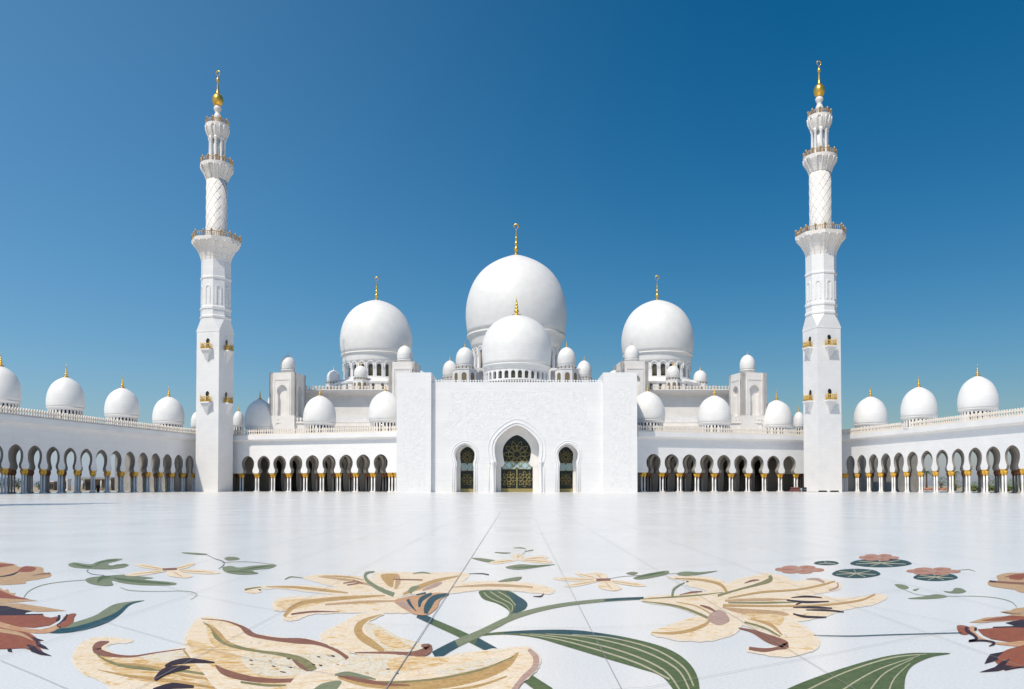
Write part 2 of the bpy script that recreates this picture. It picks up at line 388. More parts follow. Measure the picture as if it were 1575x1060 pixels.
def mk_arcade(name, A, B, pxs, label, group, seethrough, extra_near=0, extra_side=0):
    """A -> B runs left to right seen from the court; pxs = photo x of first and last arch centre, count"""
    A, B = Vector((*A, 0)), Vector((*B, 0)); d = (B-A); L = d.length; rz = math.atan2(d.y, d.x)
    root = empty(name, A, rz, label, 'arcade', group)
    def s_of(px):
        k = (px-CX)/(F*cp+(730-CY)*sp)   # X = k*Y
        # A + s*u : X - kY = 0
        u = d.normalized(); return -(A.x-k*A.y)/(u.x-k*u.y)
    s0, s1, n = s_of(pxs[0]), s_of(pxs[1]), pxs[2]; w = (s1-s0)/(n-1)
    n_extra = extra_near
    cents = [s0+i*w for i in range(n)]
    x0, x1 = 0, L
    if extra_side < 0:
        cents = [s0-(n_extra-i)*w for i in range(n_extra)] + cents; x0 = cents[0]-w/2
    if extra_side > 0:
        cents = cents + [cents[-1]+(i+1)*w for i in range(n_extra)]; x1 = cents[-1]+w/2
    print('ARC', name, round(w, 2), round(s0, 2), round(L-s1, 2), round(L, 2))
    sc = min(1.0, (w-1.25)/2/1.5+.0)
    half = keyhole(.362*w, .29*w, ZS, 4.95, 6.5, (.385 if seethrough else .395)*w, ZTOP_A+.1)
    rows = [0, 3.22, 6.45, 9.7] if seethrough else [0, 5.4]
    th = .5 if seethrough else 1.2
    depth = 12.0
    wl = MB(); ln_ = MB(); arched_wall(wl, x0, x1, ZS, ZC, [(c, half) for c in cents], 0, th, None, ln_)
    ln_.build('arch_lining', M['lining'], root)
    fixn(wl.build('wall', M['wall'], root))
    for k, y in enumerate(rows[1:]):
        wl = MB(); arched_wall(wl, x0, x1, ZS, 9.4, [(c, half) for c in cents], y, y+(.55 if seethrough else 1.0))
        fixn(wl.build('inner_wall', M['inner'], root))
    cm = MB()
    cm.box(x0, x1, th+.05, depth, 9.4, 9.8)
    if not seethrough:
        for c in [cents[0]-w/2]+[c+w/2 for c in cents]:     # transverse arches between the rows
            for ya, yb in ((1.2, 5.4), (6.4, 11.0)):
                pts = full_arch([(x*.5*(yb-ya)/1.7, z) for x, z in HALF]); yc = (ya+yb)/2
                poly = [(ya, ZS)]+[(yc+a, b) for a, b in pts]+[(yb, ZS), (yb, 9.4), (ya, 9.4)]
                cm.prism(poly, lambda a, b, t: (t, a, b), c-.25, c+.25)
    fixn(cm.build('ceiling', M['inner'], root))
    rf = MB(); rf.box(x0, x1, th, depth, 12.3, 12.9); rf.box(x0, x1, depth, depth+.6, 9.4 if seethrough else 0, 13.0)
    rf.build('roof', M['wall'], root)
    if not seethrough:
        for xe in (x0-.5, x1):
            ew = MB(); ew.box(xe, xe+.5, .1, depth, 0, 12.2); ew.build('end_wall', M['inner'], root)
    if seethrough:      # solid corner where the wing meets the prayer hall side
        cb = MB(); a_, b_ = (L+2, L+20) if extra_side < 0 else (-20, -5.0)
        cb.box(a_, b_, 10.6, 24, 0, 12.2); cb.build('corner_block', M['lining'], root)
    co = MB(); p = .85
    co.prism([(0, 11.55), (-.35, 11.65), (-p, 11.95), (-p, 12.95), (-.2, 13.0), (0, 13.0)], lambda a, b, t: (t, a, b), x0+.01, x1-.01)
    fixn(co.build('cornice', M['marble'], root))
    ps = MB(); crest(ps, x0, x1, -.45, 13.05, 1.32, .60)
    fixn(ps.build('parapet', M['cream'], root))
    if not seethrough:
        bw = MB()
        hb = [(x*1.0, z) for x, z in keyhole(1.75, 1.35, 0, 4.9, 6.2, 1.5, 7.7)]
        arched_wall(bw, x0, x1, 0, 9.4, [(c, hb) for c in cents], depth-1, depth-.4)
        fixn(bw.build('back_wall', M['inner'], root))
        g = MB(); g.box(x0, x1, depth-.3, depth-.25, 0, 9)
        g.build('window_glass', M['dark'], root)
    xs = [cents[0]-w/2]+[c+w/2 for c in cents]
    if x0 == 0 and xs[0] > 2.2: xs = [.9]+xs
    if x1 == L and L-xs[-1] > 2.2: xs.append(L-.9)
    cc, kk = col_cluster_mesh(seethrough), capital_mesh(seethrough)
    first = None
    for y in rows:
        if y in (0, rows[1]): first = None
        for x in xs:
            if first is None and y:
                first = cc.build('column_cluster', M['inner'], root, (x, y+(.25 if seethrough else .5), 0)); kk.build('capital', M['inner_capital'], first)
            elif first is None:
                first = cc.build('column_cluster', M['marble'], root, (x, .25 if seethrough else .6, 0)); kk.build('capital', M['capital'], first)
            else:
                o = first.copy(); C.objects.link(o); o.parent = root; o.location = (x, y+(.25 if seethrough else (.6 if y == 0 else .5)), 0)
                for ch in first.children:
                    c2 = ch.copy(); C.objects.link(c2); c2.parent = o
    return root
WLA, WLB = (-84.06, 132.0), (-73.9, 190.0)
WRA, WRB = (75.3, 190.0), (84.5, 135.6)
GLA, GLB = (-70.0, 190.8), (-25.6, 176.0)
GRA, GRB = (25.5, 174.0), (71.0, 191.2)
gA = 'white arcades round the courtyard'
left_wing = mk_arcade('arcade_wing', WLA, WLB, (23.8, 291.4, 13), 'shaded white arcade along the left side of the courtyard, its keyhole arches in shadow', gA, True, 9, -1)
right_wing = mk_arcade('arcade_wing', WRA, WRB, (1308.3, 1557.5, 12), 'sunlit white arcade along the right side, shrubs and pink beds seen through it', gA, True, 8, 1)
left_gallery = mk_arcade('arcade_gallery', GLA, GLB, (381.2, 585.4, 9), 'low white gallery between the left minaret and the entrance block, its first arches in shadow', gA, False)
right_gallery = mk_arcade('arcade_gallery', GRA, GRB, (1005.5, 1214.5, 9), 'low white gallery with nine dark keyhole arches between the entrance block and the right minaret', gA, False)

ZR = 12.9
SM = dict(drumw=.91, n=28, base=.965, wide=.17, point=.55, pexp=9)
for px, D, yt, yr, h, yf in ((1, 138, 562, 614, 33.5, 541), (101.3, 152.5, 579, 625, 30.6, 560.4), (188, 168.5, 595.5, 637.4, 27.6, 577), (259.3, 184.5, 609, 648, 25, 594)):
    dome(left_wing, px, D, yt, yr, h, yf, ZR, **SM)
for px, D, yt, yr, h, yf in ((1339, 183, 609, 651, 26.8, 593.7), (1413.5, 165, 594.3, 639.6, 29.4, 577.4), (1503.9, 149, 577.4, 627, 32.5, 559)):
    dome(right_wing, px, D, yt, yr, h, yf, ZR, **SM)
for px, D, yt, yr, h, yf in ((399.8, 195, 613, 656, 24.2, 599), (491.9, 190, 607.5, 649, 25.6, 592.5), (593, 185, 600.6, 645, 26.5, 588)):
    dome(left_gallery, px, D, yt, yr, h, yf, ZR, **SM)
for px, D, yt, yr, h, yf in ((996, 183, 601, 645, 27, 587.5), (1098.6, 189, 607.5, 649, 26.4, 592), (1194.4, 195, 614.7, 654, 25.3, 600)):
    dome(right_gallery, px, D, yt, yr, h, yf, ZR, **SM)
dome(left_gallery, 367, 202, 631.7, 655, 8.8, 623, ZR, n=12, drumw=.9, label='narrow white turret dome just right of the minaret')
dome(right_gallery, 1228.8, 202, 633, 657, 9.2, 623, ZR, n=12, drumw=.9)
dome(left_wing, 303, 198, 633, 657, 9.5, 622, ZR, n=12, drumw=.9)

# ------------------------------------------------------------------ entrance block
GD = 168.0; RD = 169.1
gate = empty('entrance_block', (0, GD, 0), 0, 'tall white carved entrance block with three keyhole portals in the centre of the court', 'entrance block')
def gx(px, D=GD, y=650): return at(px, y, D).x
zp = zof(573, GD); zc = zof(588.5, RD)
for a, b_ in ((610, 663), (928, 980)):
    m = MB(); m.box(gx(a), gx(b_), 0, 24, 0, zp); m.build('pier', M['wall'], gate)
    m = MB(); xa, xb = gx(a)+1.2, gx(b_)-1.2
    m.box(xa, xb, -.012, .05, 1.0, zp-3.2); m.build('relief_panel', M['relief'], gate)
cw = MB()
xl, xr = gx(663), gx(928)
c0 = (gx(795, RD), door_profile(4.45, 4.25, zof(711, RD), zof(690, RD), 4.65, zof(654, RD), 14, .3))
def side_door(px): return (gx(px, RD), door_profile(1.8, 1.7, zof(711, RD), zof(699, RD), 2.05, zof(683.5, RD), 10, .2))
cl_, cr_ = side_door(715.2), side_door(873.6)
arched_wall(cw, xl, xr, 0, zc, [cl_, c0, cr_], RD-GD, RD-GD+3.0)
fixn(cw.build('portal_wall', M['wall'], gate))
rp = MB()
# carved field above and beside the portals
def field(x0, x1, z0, z1): rp.box(x0, x1, RD-GD-.010, RD-GD+.04, z0, z1)
field(gx(690, RD), gx(902, RD), zof(646, RD), zof(602, RD))
field(gx(682, RD), gx(752, RD), zof(676, RD), zof(646.02, RD)); field(gx(838, RD), gx(908, RD), zof(676, RD), zof(646.02, RD))
rp.build('relief_panel', M['relief'], gate)
# raised mouldings round the portals
for (cx_, half), w in ((cl_, .35), (c0, .6), (cr_, .35)):
    tr = MB(); pts = full_arch(half)
    pts = [p for p in pts]
    for off, rad in ((w, .16), (w*2.2, .10)):
        P = []
        for i, (x, z) in enumerate(pts):
            a = pts[max(0, i-1)]; c = pts[min(len(pts)-1, i+1)]; dx, dz = c[0]-a[0], c[1]-a[1]; l = math.hypot(dx, dz) or 1
            P.append((cx_+x-dz/l*off*1.0, RD-GD, z+dx/l*off*1.0))
        tr.tube(P, rad, 6)
    tr.build('portal_moulding', M['wall'], gate)
# inner walls with glazed windows
def petal_rose(mb, cx_, cz, r, n, y, rad, inner=.25):
    for k in range(n):
        a = 2*PI*k/n
        P = []
        for i in range(11):
            t = i/10; rr = inner*r+(1-inner)*r*t; wv = math.sin(t*PI)*.26*r*2*PI/n
            P.append((rr, wv))
        for s in (1, -1):
            mb.tube([(cx_+rr*math.cos(a)-s*wv*math.sin(a), y, cz+rr*math.sin(a)+s*wv*math.cos(a)) for rr, wv in P], rad, 4)
    for q in (inner, .62):
        mb.tube([(cx_+q*r*math.cos(i/24*2*PI), y, cz+q*r*math.sin(i/24*2*PI)) for i in range(24)], rad, 4, closed=True)
def portal(cpx, gl, gr_, gtop, gwide_l, gwide_r, big):
    yb = RD-GD+2.9; D2 = GD+yb
    g0, g1 = gx(gl, D2, 720), gx(gr_, D2, 720); w0, w1 = gx(gwide_l, D2, 700), gx(gwide_r, D2, 700)
    cx_ = (g0+g1)/2; hw = (g1-g0)/2; rw = (w1-w0)/2
    zn, zm, zt = zof(711, D2), zof(694 if big else 699, D2), zof(gtop, D2)
    half = door_profile(hw, rw*.88, zn, zm, rw, zt, 12, .25)
    iw = MB(); W0, W1 = cx_-(6.5 if big else 3.2), cx_+(6.5 if big else 3.2)
    arched_wall(iw, W0, W1, 0, zt+2.5, [(cx_, half)], yb+.1, yb+1.0)
    fixn(iw.build('reveal_wall', M['warm'], gate))
    gm = MB(); gm.box(cx_-hw*1.05, cx_+hw*1.05, yb+.85, yb+.9, 0, zt+.5)
    win = gm.build('portal_window', mat('stained_dark_glass', (.028, .028, .018), .2, spec=.2, noise=(1.2, 1, (.015, .028, .035))), gate)
    aq = MB()
    za, zb = zof(722 if big else 724.5, D2), zof(709.5 if big else 712, D2)
    for s in (-1, 1):
        c = cx_+s*hw*.5; pts = []
        for i in range(20):
            a = 2*PI*i/20
            pts.append((c+hw*.5*math.copysign(abs(math.cos(a))**.7, math.cos(a)), (za+zb)/2+(zb-za)/2*math.copysign(abs(math.sin(a))**.6, math.sin(a))))
        aq.prism(pts, lambda a, b, t: (a, t, b), yb+.80, yb+.84)
    fixn(aq.build('glass_band', M['aqua'], win))
    tr = MB(); yt = yb+.74; rad = .05 if big else .032
    petal_rose(tr, cx_, (zm+zn)/2+rw*.18, rw*.98, 10, yt, rad)
    if big:
        for s in (-1, 1): petal_rose(tr, cx_+s*hw*.5, za*.56, hw*.5, 8, yt, rad)
    else:
        petal_rose(tr, cx_, za*.6, hw*.9, 6, yt, rad)
    tr.tube([(cx_-hw, yt, za), (cx_, yt, za+.1), (cx_+hw, yt, za)], rad, 4); tr.tube([(cx_-hw, yt, zb), (cx_+hw, yt, zb)], rad, 4)
    for q in range(4):
        x_ = cx_-hw+2*hw*(q+.5)/4; tr.tube([(x_-hw/4, yt, za), (x_+hw/4, yt, zb)], rad*.7, 4); tr.tube([(x_+hw/4, yt, za), (x_-hw/4, yt, zb)], rad*.7, 4)
    if big: tr.box(cx_-.11, cx_+.11, yt-.03, yt+.08, 0, za)
    tr.box(cx_-hw, cx_+hw, yt-.05, yt+.06, 0, .75 if big else .7)
    for k in range(5 if big else 3):
        x_ = cx_-hw+2*hw*(k+.5)/(5 if big else 3)
        tr.tube([(x_, yt, 1.1), (x_, yt, za*.95)], rad*.5, 4)
    tr.build('tracery', M['tracery'], win)
portal(795, 770.5, 819.5, 669, 773.3, 816.6, True)
portal(715, 708, 729.0, 687, 707.3, 729.5, False)
portal(873, 860.2, 881.2, 687, 860, 882.3, False)
pl = MB()
for s, c in ((-1, 758.5), (1, 832)):
    x = gx(c, RD, 730); pl.lathe([(.3, 0.01), (.3, .2), (.2, .3), (.2, zof(714, RD)), (.42, zof(711, RD)), (.42, zof(709.5, RD))], 12, x, RD-GD-.15)
pl.build('engaged_column', M['wall'], gate)
m = MB(); m.box(xl, xr, RD-GD+3.0, 24, 14, zc-.4); m.box(xl, xr, 23.5, 24, 0, 14); m.build('roof', M['wall'], gate)
m = MB(); crest(m, xl, xr, RD-GD+.6, zc+.05, .62, .55); fixn(m.build('parapet', M['wall'], gate))
m = MB()      # emblem standing on the parapet in front of the drum
ex = gx(794.5, RD, 585)
dome(gate, 794.6, 186.5, 483.5, 557, 53.7, 455, zof(588, 184), n=30, glass='olive', kind='disc', drumw=.93, base=.965, wide=.33, fw=.62)

# ------------------------------------------------------------------ prayer hall behind
HD = 206.0
hall = empty('prayer_hall', (0, HD, 0), 0, 'great white domed prayer hall rising behind the entrance block', 'prayer hall')
def hx(px, D, y=600): return at(px, y, D).x
for a, b_, dd in ((452, 606, 0), (984, 1140, 0)):
    x0, x1 = hx(a, HD), hx(b_, HD)
    zt = zof(603.5, HD)
    m = MB(); m.box(x0, x1, 0, 30, 0, zt); m.build('wall', M['warm'], hall)
    m = MB(); m.prism([(0, zt-.9), (-1.9, zt-.3), (-2.2, zt+.35), (0, zt+.45)], lambda q, r, t: (t, q, r), x0, x1); fixn(m.build('cornice', M['warm'], hall))
    m = MB(); crest(m, x0, x1, -1.9, zt+.4, 1.1, .8); fixn(m.build('parapet', M['cream'], hall))
    # carved frieze low on the wall
    m = MB(); m.box(x0, x1, -.08, .05, zof(650, HD), zof(640, HD)); m.build('relief_panel', M['relief'], hall)
    # lower step
    m = MB(); xx = hx(500 if a < 700 else 1094, HD-4); xe = hx(600 if a < 700 else 990, HD-4)
    m.box(min(xx, xe), max(xx, xe), -3.5, 0.02, 0, zof(655, HD-4)); m.build('terrace', M['warm'], hall)
def octa_base(cpx, D, rpx, ytop, ybot, r_tur, ytur_top, windows=True):
    """octagonal podium with small domed turrets on its corners"""
    Rr = rpx*D/F; X = at(cpx, 570, D).x
    z1, z0 = zof(ytop, D-Rr*.9), zof(ybot, D-Rr)
    p = MB(); n = 8
    ap = Rr*math.cos(PI/8); side = 2*Rr*math.sin(PI/8)
    for k in range(8):
        a = 2*PI*k/8 + PI/8*0 - PI/2
        ca, sa = math.cos(a), math.sin(a)
        f = lambda s, z, t: ((ap-t)*ca - s*sa*(ap-t)/ap, (ap-t)*sa + s*ca*(ap-t)/ap, z)
        wz0, wz1 = z0+(z1-z0)*.22, z0+(z1-z0)*.80
        for q in range(4):
            s0 = -side/2+side*q/4; s1 = s0+side/4
            arched_wall(p, s0, s1, wz0, z1, [((s0+s1)/2, round_arch(.42, wz0, wz1-.42))], 0, .6, f)
            p.add([f(s0, z0, 0), f(s1, z0, 0), f(s1, wz0, 0), f(s0, wz0, 0)], [(0, 1, 2, 3)])
    # sloping roof to the drum
    p.lathe([(Rr*1.0, z1), (Rr*.78, z1+1.2), (Rr*.2, z1+1.3)], 8, rot=PI/8, smooth=False)
    o = fixn(p.build('podium', M['marble'], hall, (X, D-HD, 0)))
    g = MB(); g.lathe([((Rr-.6), z0-8), ((Rr-.6), z1-.1)], 8, rot=PI/8, smooth=False); g.build('window_glass', M['brownglass'], o)
    g = MB(); g.lathe([((Rr+.05), z0-9), ((Rr+.05), z0)], 8, rot=PI/8, smooth=False); g.build('plinth', M['warm'], o)
    g = MB(); g.lathe([(Rr*1.02, z1-.5), (Rr*1.03, z1-.1), (Rr*.99, z1+.05)], 8, rot=PI/8, smooth=False); g.build('podium_cornice', M['marble'], o)
    return o, X, Rr, z0, z1
def turret(px, D, ytop, ydome, half, zb, body=None):
    """small octagonal turret with a window, ring of slots and a dome"""
    Rt = half*D/F; X = at(px, ydome, D).x; zd = zof(ydome, D-Rt); zt = zof(ytop, D)
    d = MB(); d.lathe([(r, z+zd) for r, z in dome_profile(Rt, zt-zd, .95, .3, 14)], 28)
    o = d.build('turret', M['dome'], hall, (X, D-HD, 0))
    s = MB(); s.lathe([(Rt*.97, zd-Rt*.42), (Rt*.97, zd-Rt*.10), (Rt*1.06, zd-.03), (Rt*.9, zd+.02)], 24)
    b0 = Rt*(body or 1.12)
    s.lathe([(b0, zb), (b0, zd-Rt*.55), (b0*1.04, zd-Rt*.5), (b0*1.04, zd-Rt*.42)], 8, rot=PI/8, smooth=False)
    s.build('turret_body', M['marble'], o)
    w = MB()
    for k in range(14):
        a = 2*PI*k/14; c, sn = math.cos(a)*Rt*.985, math.sin(a)*Rt*.985
        w.box(c-.13, c+.13, sn-.13, sn+.13, zd-Rt*.40, zd-Rt*.16)
    for k in range(8):
        a = 2*PI*k/8; ca, sa = math.cos(a), math.sin(a); ap = b0*math.cos(PI/8)-.05
        prof = full_arch(round_arch(Rt*.26, zd-Rt*1.9, zd-Rt*1.1))
        w.prism(prof, lambda q, r, t: ((ap+t)*ca-q*sa, (ap+t)*sa+q*ca, r), 0, .07)
    fixn(w.build('turret_window', M['brownglass'], o))
    finial(o, zt-.03, Rt*.75, Rt*.1, False, False)
    return o
# side domes
for s, cpx in ((-1, 579), (1, 1011)):
    D = 222.0
    o, X, Rr, z0, z1 = octa_base(cpx, D, 72, 586, 603, 10, 0)
    dome(hall, cpx, D, 460.5, 539, 56, 428 if s < 0 else 426, zof(539, D-9.5)-.76*56*D/F*.985, n=24, glass='olive', kind='big', base=.95, wide=.25, drumw=.905, fw=.5, crescent=True)
    k = -1 if s < 0 else 1
    Dc = D-Rr*math.cos(PI/8); turret(cpx+k*24, Dc, 562.5, 579, 10.5, z0)
    turret(cpx-k*30, Dc, 562.5, 579, 10.5, z0)
    turret(cpx+k*66, D-Rr*math.sin(PI/8), 569.5, 585.5, 10.3, z0)
    turret(cpx-k*66, D-Rr*math.sin(PI/8), 569.5, 585.5, 10.3, z0)
# main dome
D = 246.0
o, X, Rr, z0, z1 = octa_base(794, D, 104, 571, 590, 12, 0)
dome(hall, 794, D, 390, 503, 78, 347, zof(503, D-14.8)-.80*78*D/F, n=28, glass='brownglass', kind='big', base=.955, wide=.25, point=.5, pexp=9, drumw=.875, fw=.75, crescent=True)
for px, yt, yd, h, DD in ((715, 534, 561, 14.2, 222), (871.5, 534, 561, 14.2, 222), (692, 554.5, 578, 11.3, 236), (898.5, 554.5, 578, 11.3, 236)):
    turret(px, DD, yt, yd, h, z0-4, body=1.35)
fb = MB()
x0, x1 = hx(697, 226), hx(893, 226); zt_ = zof(566, 226)
arched_wall(fb, x0, x1, zof(586, 226), zt_, [(x0+(x1-x0)*(i+.5)/16, round_arch(.62, zof(586, 226), zof(573, 226))) for i in range(16)], 20.0, 21.0)
fb.box(x0, x1, 21.4, 34, 0, zt_-.3)
fixn(fb.build('front_terrace', M['marble'], hall))

# box towers with a keyhole niche and a little dome
def box_tower(px, D, halfw_px, ytop, ybot, rz, dtop, dring, dhalf, niche=True):
    Sd = halfw_px*D/F; X = at(px, (ytop+ybot)/2, D).x; z1, z0 = zof(ytop, D-Sd), zof(ybot, D)-3
    o_ = bpy.data.objects.new('tower', None)
    b = MB(); S = Sd
    for k in range(4):
        a = PI/2*k; ca, sa = math.cos(a), math.sin(a)
        f = lambda s, z, t: ((S-t)*ca - s*sa, (S-t)*sa + s*ca, z)
        if niche:
            hz = (z1-z0)
            half = keyhole(S*.36, S*.33, z0+hz*.30, z0+hz*.64, z0+hz*.71, S*.40, z0+hz*.80, 8, .15)
            arched_wall(b, -S, S, z0+hz*.30, z1, [(0, half)], 0, .9, f)
            b.add([f(-S, z0, 0), f(S, z0, 0), f(S, z0+hz*.30, 0), f(-S, z0+hz*.30, 0)], [(0, 1, 2, 3)])
            b.add([f(-S*.5, z0+hz*.30, 0), f(S*.5, z0+hz*.30, 0), f(S*.5, z0+hz*.30, 1), f(-S*.5, z0+hz*.30, 1)], [(0, 1, 2, 3)])
            # raised frame
            for (a0, a1, c0_, c1_) in ((-S*.62, -S*.56, z0+hz*.33, z0+hz*.88), (S*.56, S*.62, z0+hz*.33, z0+hz*.88), (-S*.62, S*.62, z0+hz*.88, z0+hz*.905)):
                b.prism([(a0, c0_), (a1, c0_), (a1, c1_), (a0, c1_)], f, -.10, .0)
        else:
            b.add([f(-S, z0, 0), f(S, z0, 0), f(S, z1, 0), f(-S, z1, 0)], [(0, 1, 2, 3)])
    b.add([(-S, -S, z1), (S, -S, z1), (S, S, z1), (-S, S, z1)], [(0, 1, 2, 3)])
    tw = fixn(b.build('tower', M['warm'], hall, (X, D-HD, 0))); tw.rotation_euler = (0, 0, rz)
    if niche:
        g = MB(); g.box(-S+.8, S-.8, -S+.8, S-.8, z0, z1-.5); g.build('niche_panel', M['warm'], tw)
    Rt = dhalf*D/F; zd = zof(dring, D-Rt); zt = zof(dtop, D)
    d = MB(); d.lathe([(r, z+zd) for r, z in dome_profile(Rt, zt-zd, .96, .3, 16)], 32)
    d.lathe([(Rt*.93, z1-.1), (Rt*.93, zd-.25), (Rt*1.02, zd-.2), (Rt*1.0, zd)], 28); d.build('tower_dome', M['dome'], tw)
    finial(tw, zt-.03, Rt*.6, Rt*.08, False, False)
    return tw
box_tower(442.5, 196, 20.3, 573, 650, R_(-9), 547, 568, 11.3)
box_tower(1150, 196, 20.6, 573, 650, R_(13), 545.6, 568, 11.8)
box_tower(622.5, 205, 20.5, 556.5, 640, R_(-4), 531.6, 552.5, 12)
box_tower(972, 205, 21, 555.5, 640, R_(4), 531, 551.6, 11.5)
for px, D in ((421, 240), (1170.5, 240)):
    turret(px, D, 605, 630, 9.5, 8)
for a, b_ in ((424, 470), (1122, 1172)):
    x0, x1 = hx(a, 193, 648), hx(b_, 193, 648)
    m = MB(); crest(m, x0, x1, 193-HD, zof(650, 193), 1.25, .75); m.box(x0, x1, 193-HD+.1, 193-HD+.5, 12, zof(649, 193)); fixn(m.build('parapet', M['warm'], hall))

# ------------------------------------------------------------------ minarets
def minaret():
    D = 185.0; k = D/F*.938
    Z = lambda y: zof(y, D)
    px0 = 330.5
    root = empty('minaret', (at(px0, 630, D).x, D, 0), R_(-13.6), 'left white minaret with gold ball finial, its right face in shade', 'minaret', 'tall minarets of the courtyard')
    S = 2.86; zs = Z(514)
    b = MB()
    fz = [(Z(540), Z(519)), (Z(620), Z(599))]
    b.lathe([(S*math.sqrt(2), 0), (S*math.sqrt(2), zs), (S*math.sqrt(2)*1.02, zs+.05), (S*math.sqrt(2)*1.02, zs+.35)], 4, rot=PI/4, smooth=False)
    # broached transition: square to octagon
    ro = 22*k/math.cos(PI/8); z2 = Z(493)
    sq = []; oc = []
    q = S*1.02
    for i in range(8):
        a = PI/8+i*PI/4
        oc.append((ro*math.cos(a), ro*math.sin(a), z2))
        c, s_ = math.cos(a), math.sin(a); mx = max(abs(c), abs(s_)); t = q
        # pull to the corner points of the square
        sq.append((math.copysign(q, c), math.copysign(q, s_), zs+.35))
    b.add(sq+oc, [(i, (i+1) % 8, 8+(i+1) % 8, 8+i) for i in range(8)])
    fixn(b.build('square_shaft', M['marble'], root))
    o = MB()
    prof = [(22, 493), (23.2, 491.5), (23.2, 489), (22, 487.5), (22, 480), (23.2, 478.5), (23.2, 475.5), (21.9, 474), (21.9, 433), (23, 432), (23, 429.5), (21.8, 428.5), (21.8, 404)]
    o.lathe([(r*k/math.cos(PI/8), Z(y)) for r, y in prof], 8, rot=PI/8, smooth=False)
    osh = o.build('octagonal_shaft', M['marble'], root)
    nn = MB()
    for i in range(8):      # blind arches framed in low relief
        a = 2*PI*i/8; ca, sa = math.cos(a), math.sin(a); ap = 21.9*k
        pr = full_arch(round_arch(.62, Z(470), Z(446)))
        pr2 = full_arch(round_arch(.40, Z(470), Z(447)))
        f = lambda s_, z, t: ((ap+t)*ca-s_*sa, (ap+t)*sa+s_*ca, z)
        n_ = len(pr)
        for j in range(n_-1):
            nn.prism([pr[j], pr[j+1], pr2[j+1], pr2[j]], f, -.02, .14)
    fixn(nn.build('blind_arch', M['marble'], osh))
    def gallery(rows, nseg, rail_r, rail_y0, rail_y1, posts, flute):
        g = MB(); smooth = nseg > 8
        g.lathe([(r*k/(1 if smooth else math.cos(PI/8)), Z(y)) for r, y in rows], nseg, rot=PI/8, smooth=smooth,
                scal=(lambda kk, nn_: 1-(.09 if (kk*flute*2//nn_) % 2 else 0)) if flute else None)
        # rebuild the flat rim above the flutes
        g.lathe([(rows[-3][0]*k/(1 if smooth else math.cos(PI/8)), Z(rows[-3][1])), (rows[-2][0]*k*1.01/(1 if smooth else math.cos(PI/8)), Z(rows[-2][1])), (rows[-1][0]*k*1.01/(1 if smooth else math.cos(PI/8)), Z(rows[-1][1]))], nseg, rot=PI/8, smooth=False)
        rb_ = rows[:6]; kf = 1 if smooth else math.cos(PI/8)
        for i in range(16):
            a_ = 2*PI*i/16+(0 if smooth else PI/8/2)
            def rad(r):
                if smooth: return r*k
                seg = round(a_/(PI/4)); return r*k/math.cos(a_-seg*PI/4)
            g.tube([(rad(r-.2)*math.cos(a_), rad(r-.2)*math.sin(a_), Z(y)) for r, y in rb_], [.08, .12, .15, .18, .22, .22], 6)
        go = g.build('gallery', M['warm'], root)
        rl = MB(); rr = rail_r*k; z0, z1 = Z(rail_y0), Z(rail_y1)
        def pt(a, rad):
            if nseg > 8: return (rad*math.cos(a), rad*math.sin(a))
            seg = round((a-0)/(PI/4)); da = a-seg*PI/4; rq = rad/math.cos(da); return (rq*math.cos(a), rq*math.sin(a))
        for i in range(posts):
            a = 2*PI*i/posts; x, y = pt(a, rr)
            rl.lathe([(.09, z0), (.05, z0+(z1-z0)*.3), (.11, z0+(z1-z0)*.55), (.05, z1-.15)], 5, x, y)
        for i in range(0, posts, 4):
            a = 2*PI*i/posts; x, y = pt(a, rr)
            rl.lathe([(.22, z0), (.22, z1), (.30, z1+.05), (.05, z1+.45)], 6, x, y)
        for zz in (z0+.1, z1-.15):
            rl.tube([(*pt(2*PI*i/64, rr), zz) for i in range(64)], .09, 4, closed=True)
        rl.build('railing', M['rail'], go)
        return go
    gallery([(21.8, 404), (22.5, 400), (25, 393), (29.5, 385), (34.5, 379), (36, 377), (36, 373), (36, 372)], 8, 35.0, 372.5, 364, 64, 0)
    gallery([(16.8, 279), (17.5, 277), (20, 270), (23.5, 264.5), (25.3, 261), (25.8, 259), (25.8, 256), (25.8, 255)], 64, 24.6, 255.5, 247.5, 48, 8)
    gallery([(13, 216), (14, 212.5), (16.2, 208), (18, 203), (18.5, 200), (18.6, 197), (18.6, 194.5), (18.6, 193.5)], 64, 17.6, 194, 187, 36, 8)
    c = MB(); c.lathe([(17.2*k, Z(372)), (16.6*k, Z(368)), (16.6*k, Z(279))], 40)
    cs = c.build('round_shaft', M['warm'], root)
    sp_ = MB()          # raised spiral lattice
    za, zb = Z(366), Z(281); rr = 16.6*k
    for hand in (1, -1):
        for j in range(10):
            sp_.tube([(rr*math.cos(hand*t*1.75+2*PI*j/10), rr*math.sin(hand*t*1.75+2*PI*j/10), za+(zb-za)*t/1.0*.5*1.0) for t in [i/14*2 for i in range(15)]], .065, 4)
    sp_.build('spiral_lattice', M['warm'], cs)
    c = MB(); c.lathe([(8.2*k, Z(256)), (8.2*k, Z(214))], 24)
    for i in range(8):
        a = 2*PI*(i+.5)/8; x, y = 11.4*k*math.cos(a), 11.4*k*math.sin(a)
        c.lathe([(.42, Z(255)), (.42, Z(252)), (.30, Z(250)), (.28, Z(219)), (.45, Z(216)), (.45, Z(213))], 10, x, y)
    c.build('lantern', M['marble'], root)
    c = MB()
    c.lathe([(r*k, Z(y)) for r, y in ((6, 194), (4.6, 192), (4.4, 187), (5.9, 183), (6.2, 180), (4.8, 176.5), (3.6, 174.5), (4.2, 172), (6, 169), (6.2, 166.5), (4.6, 164), (4, 162.5))], 24)
    c.build('spire', M['warm'], root)
    c = MB()
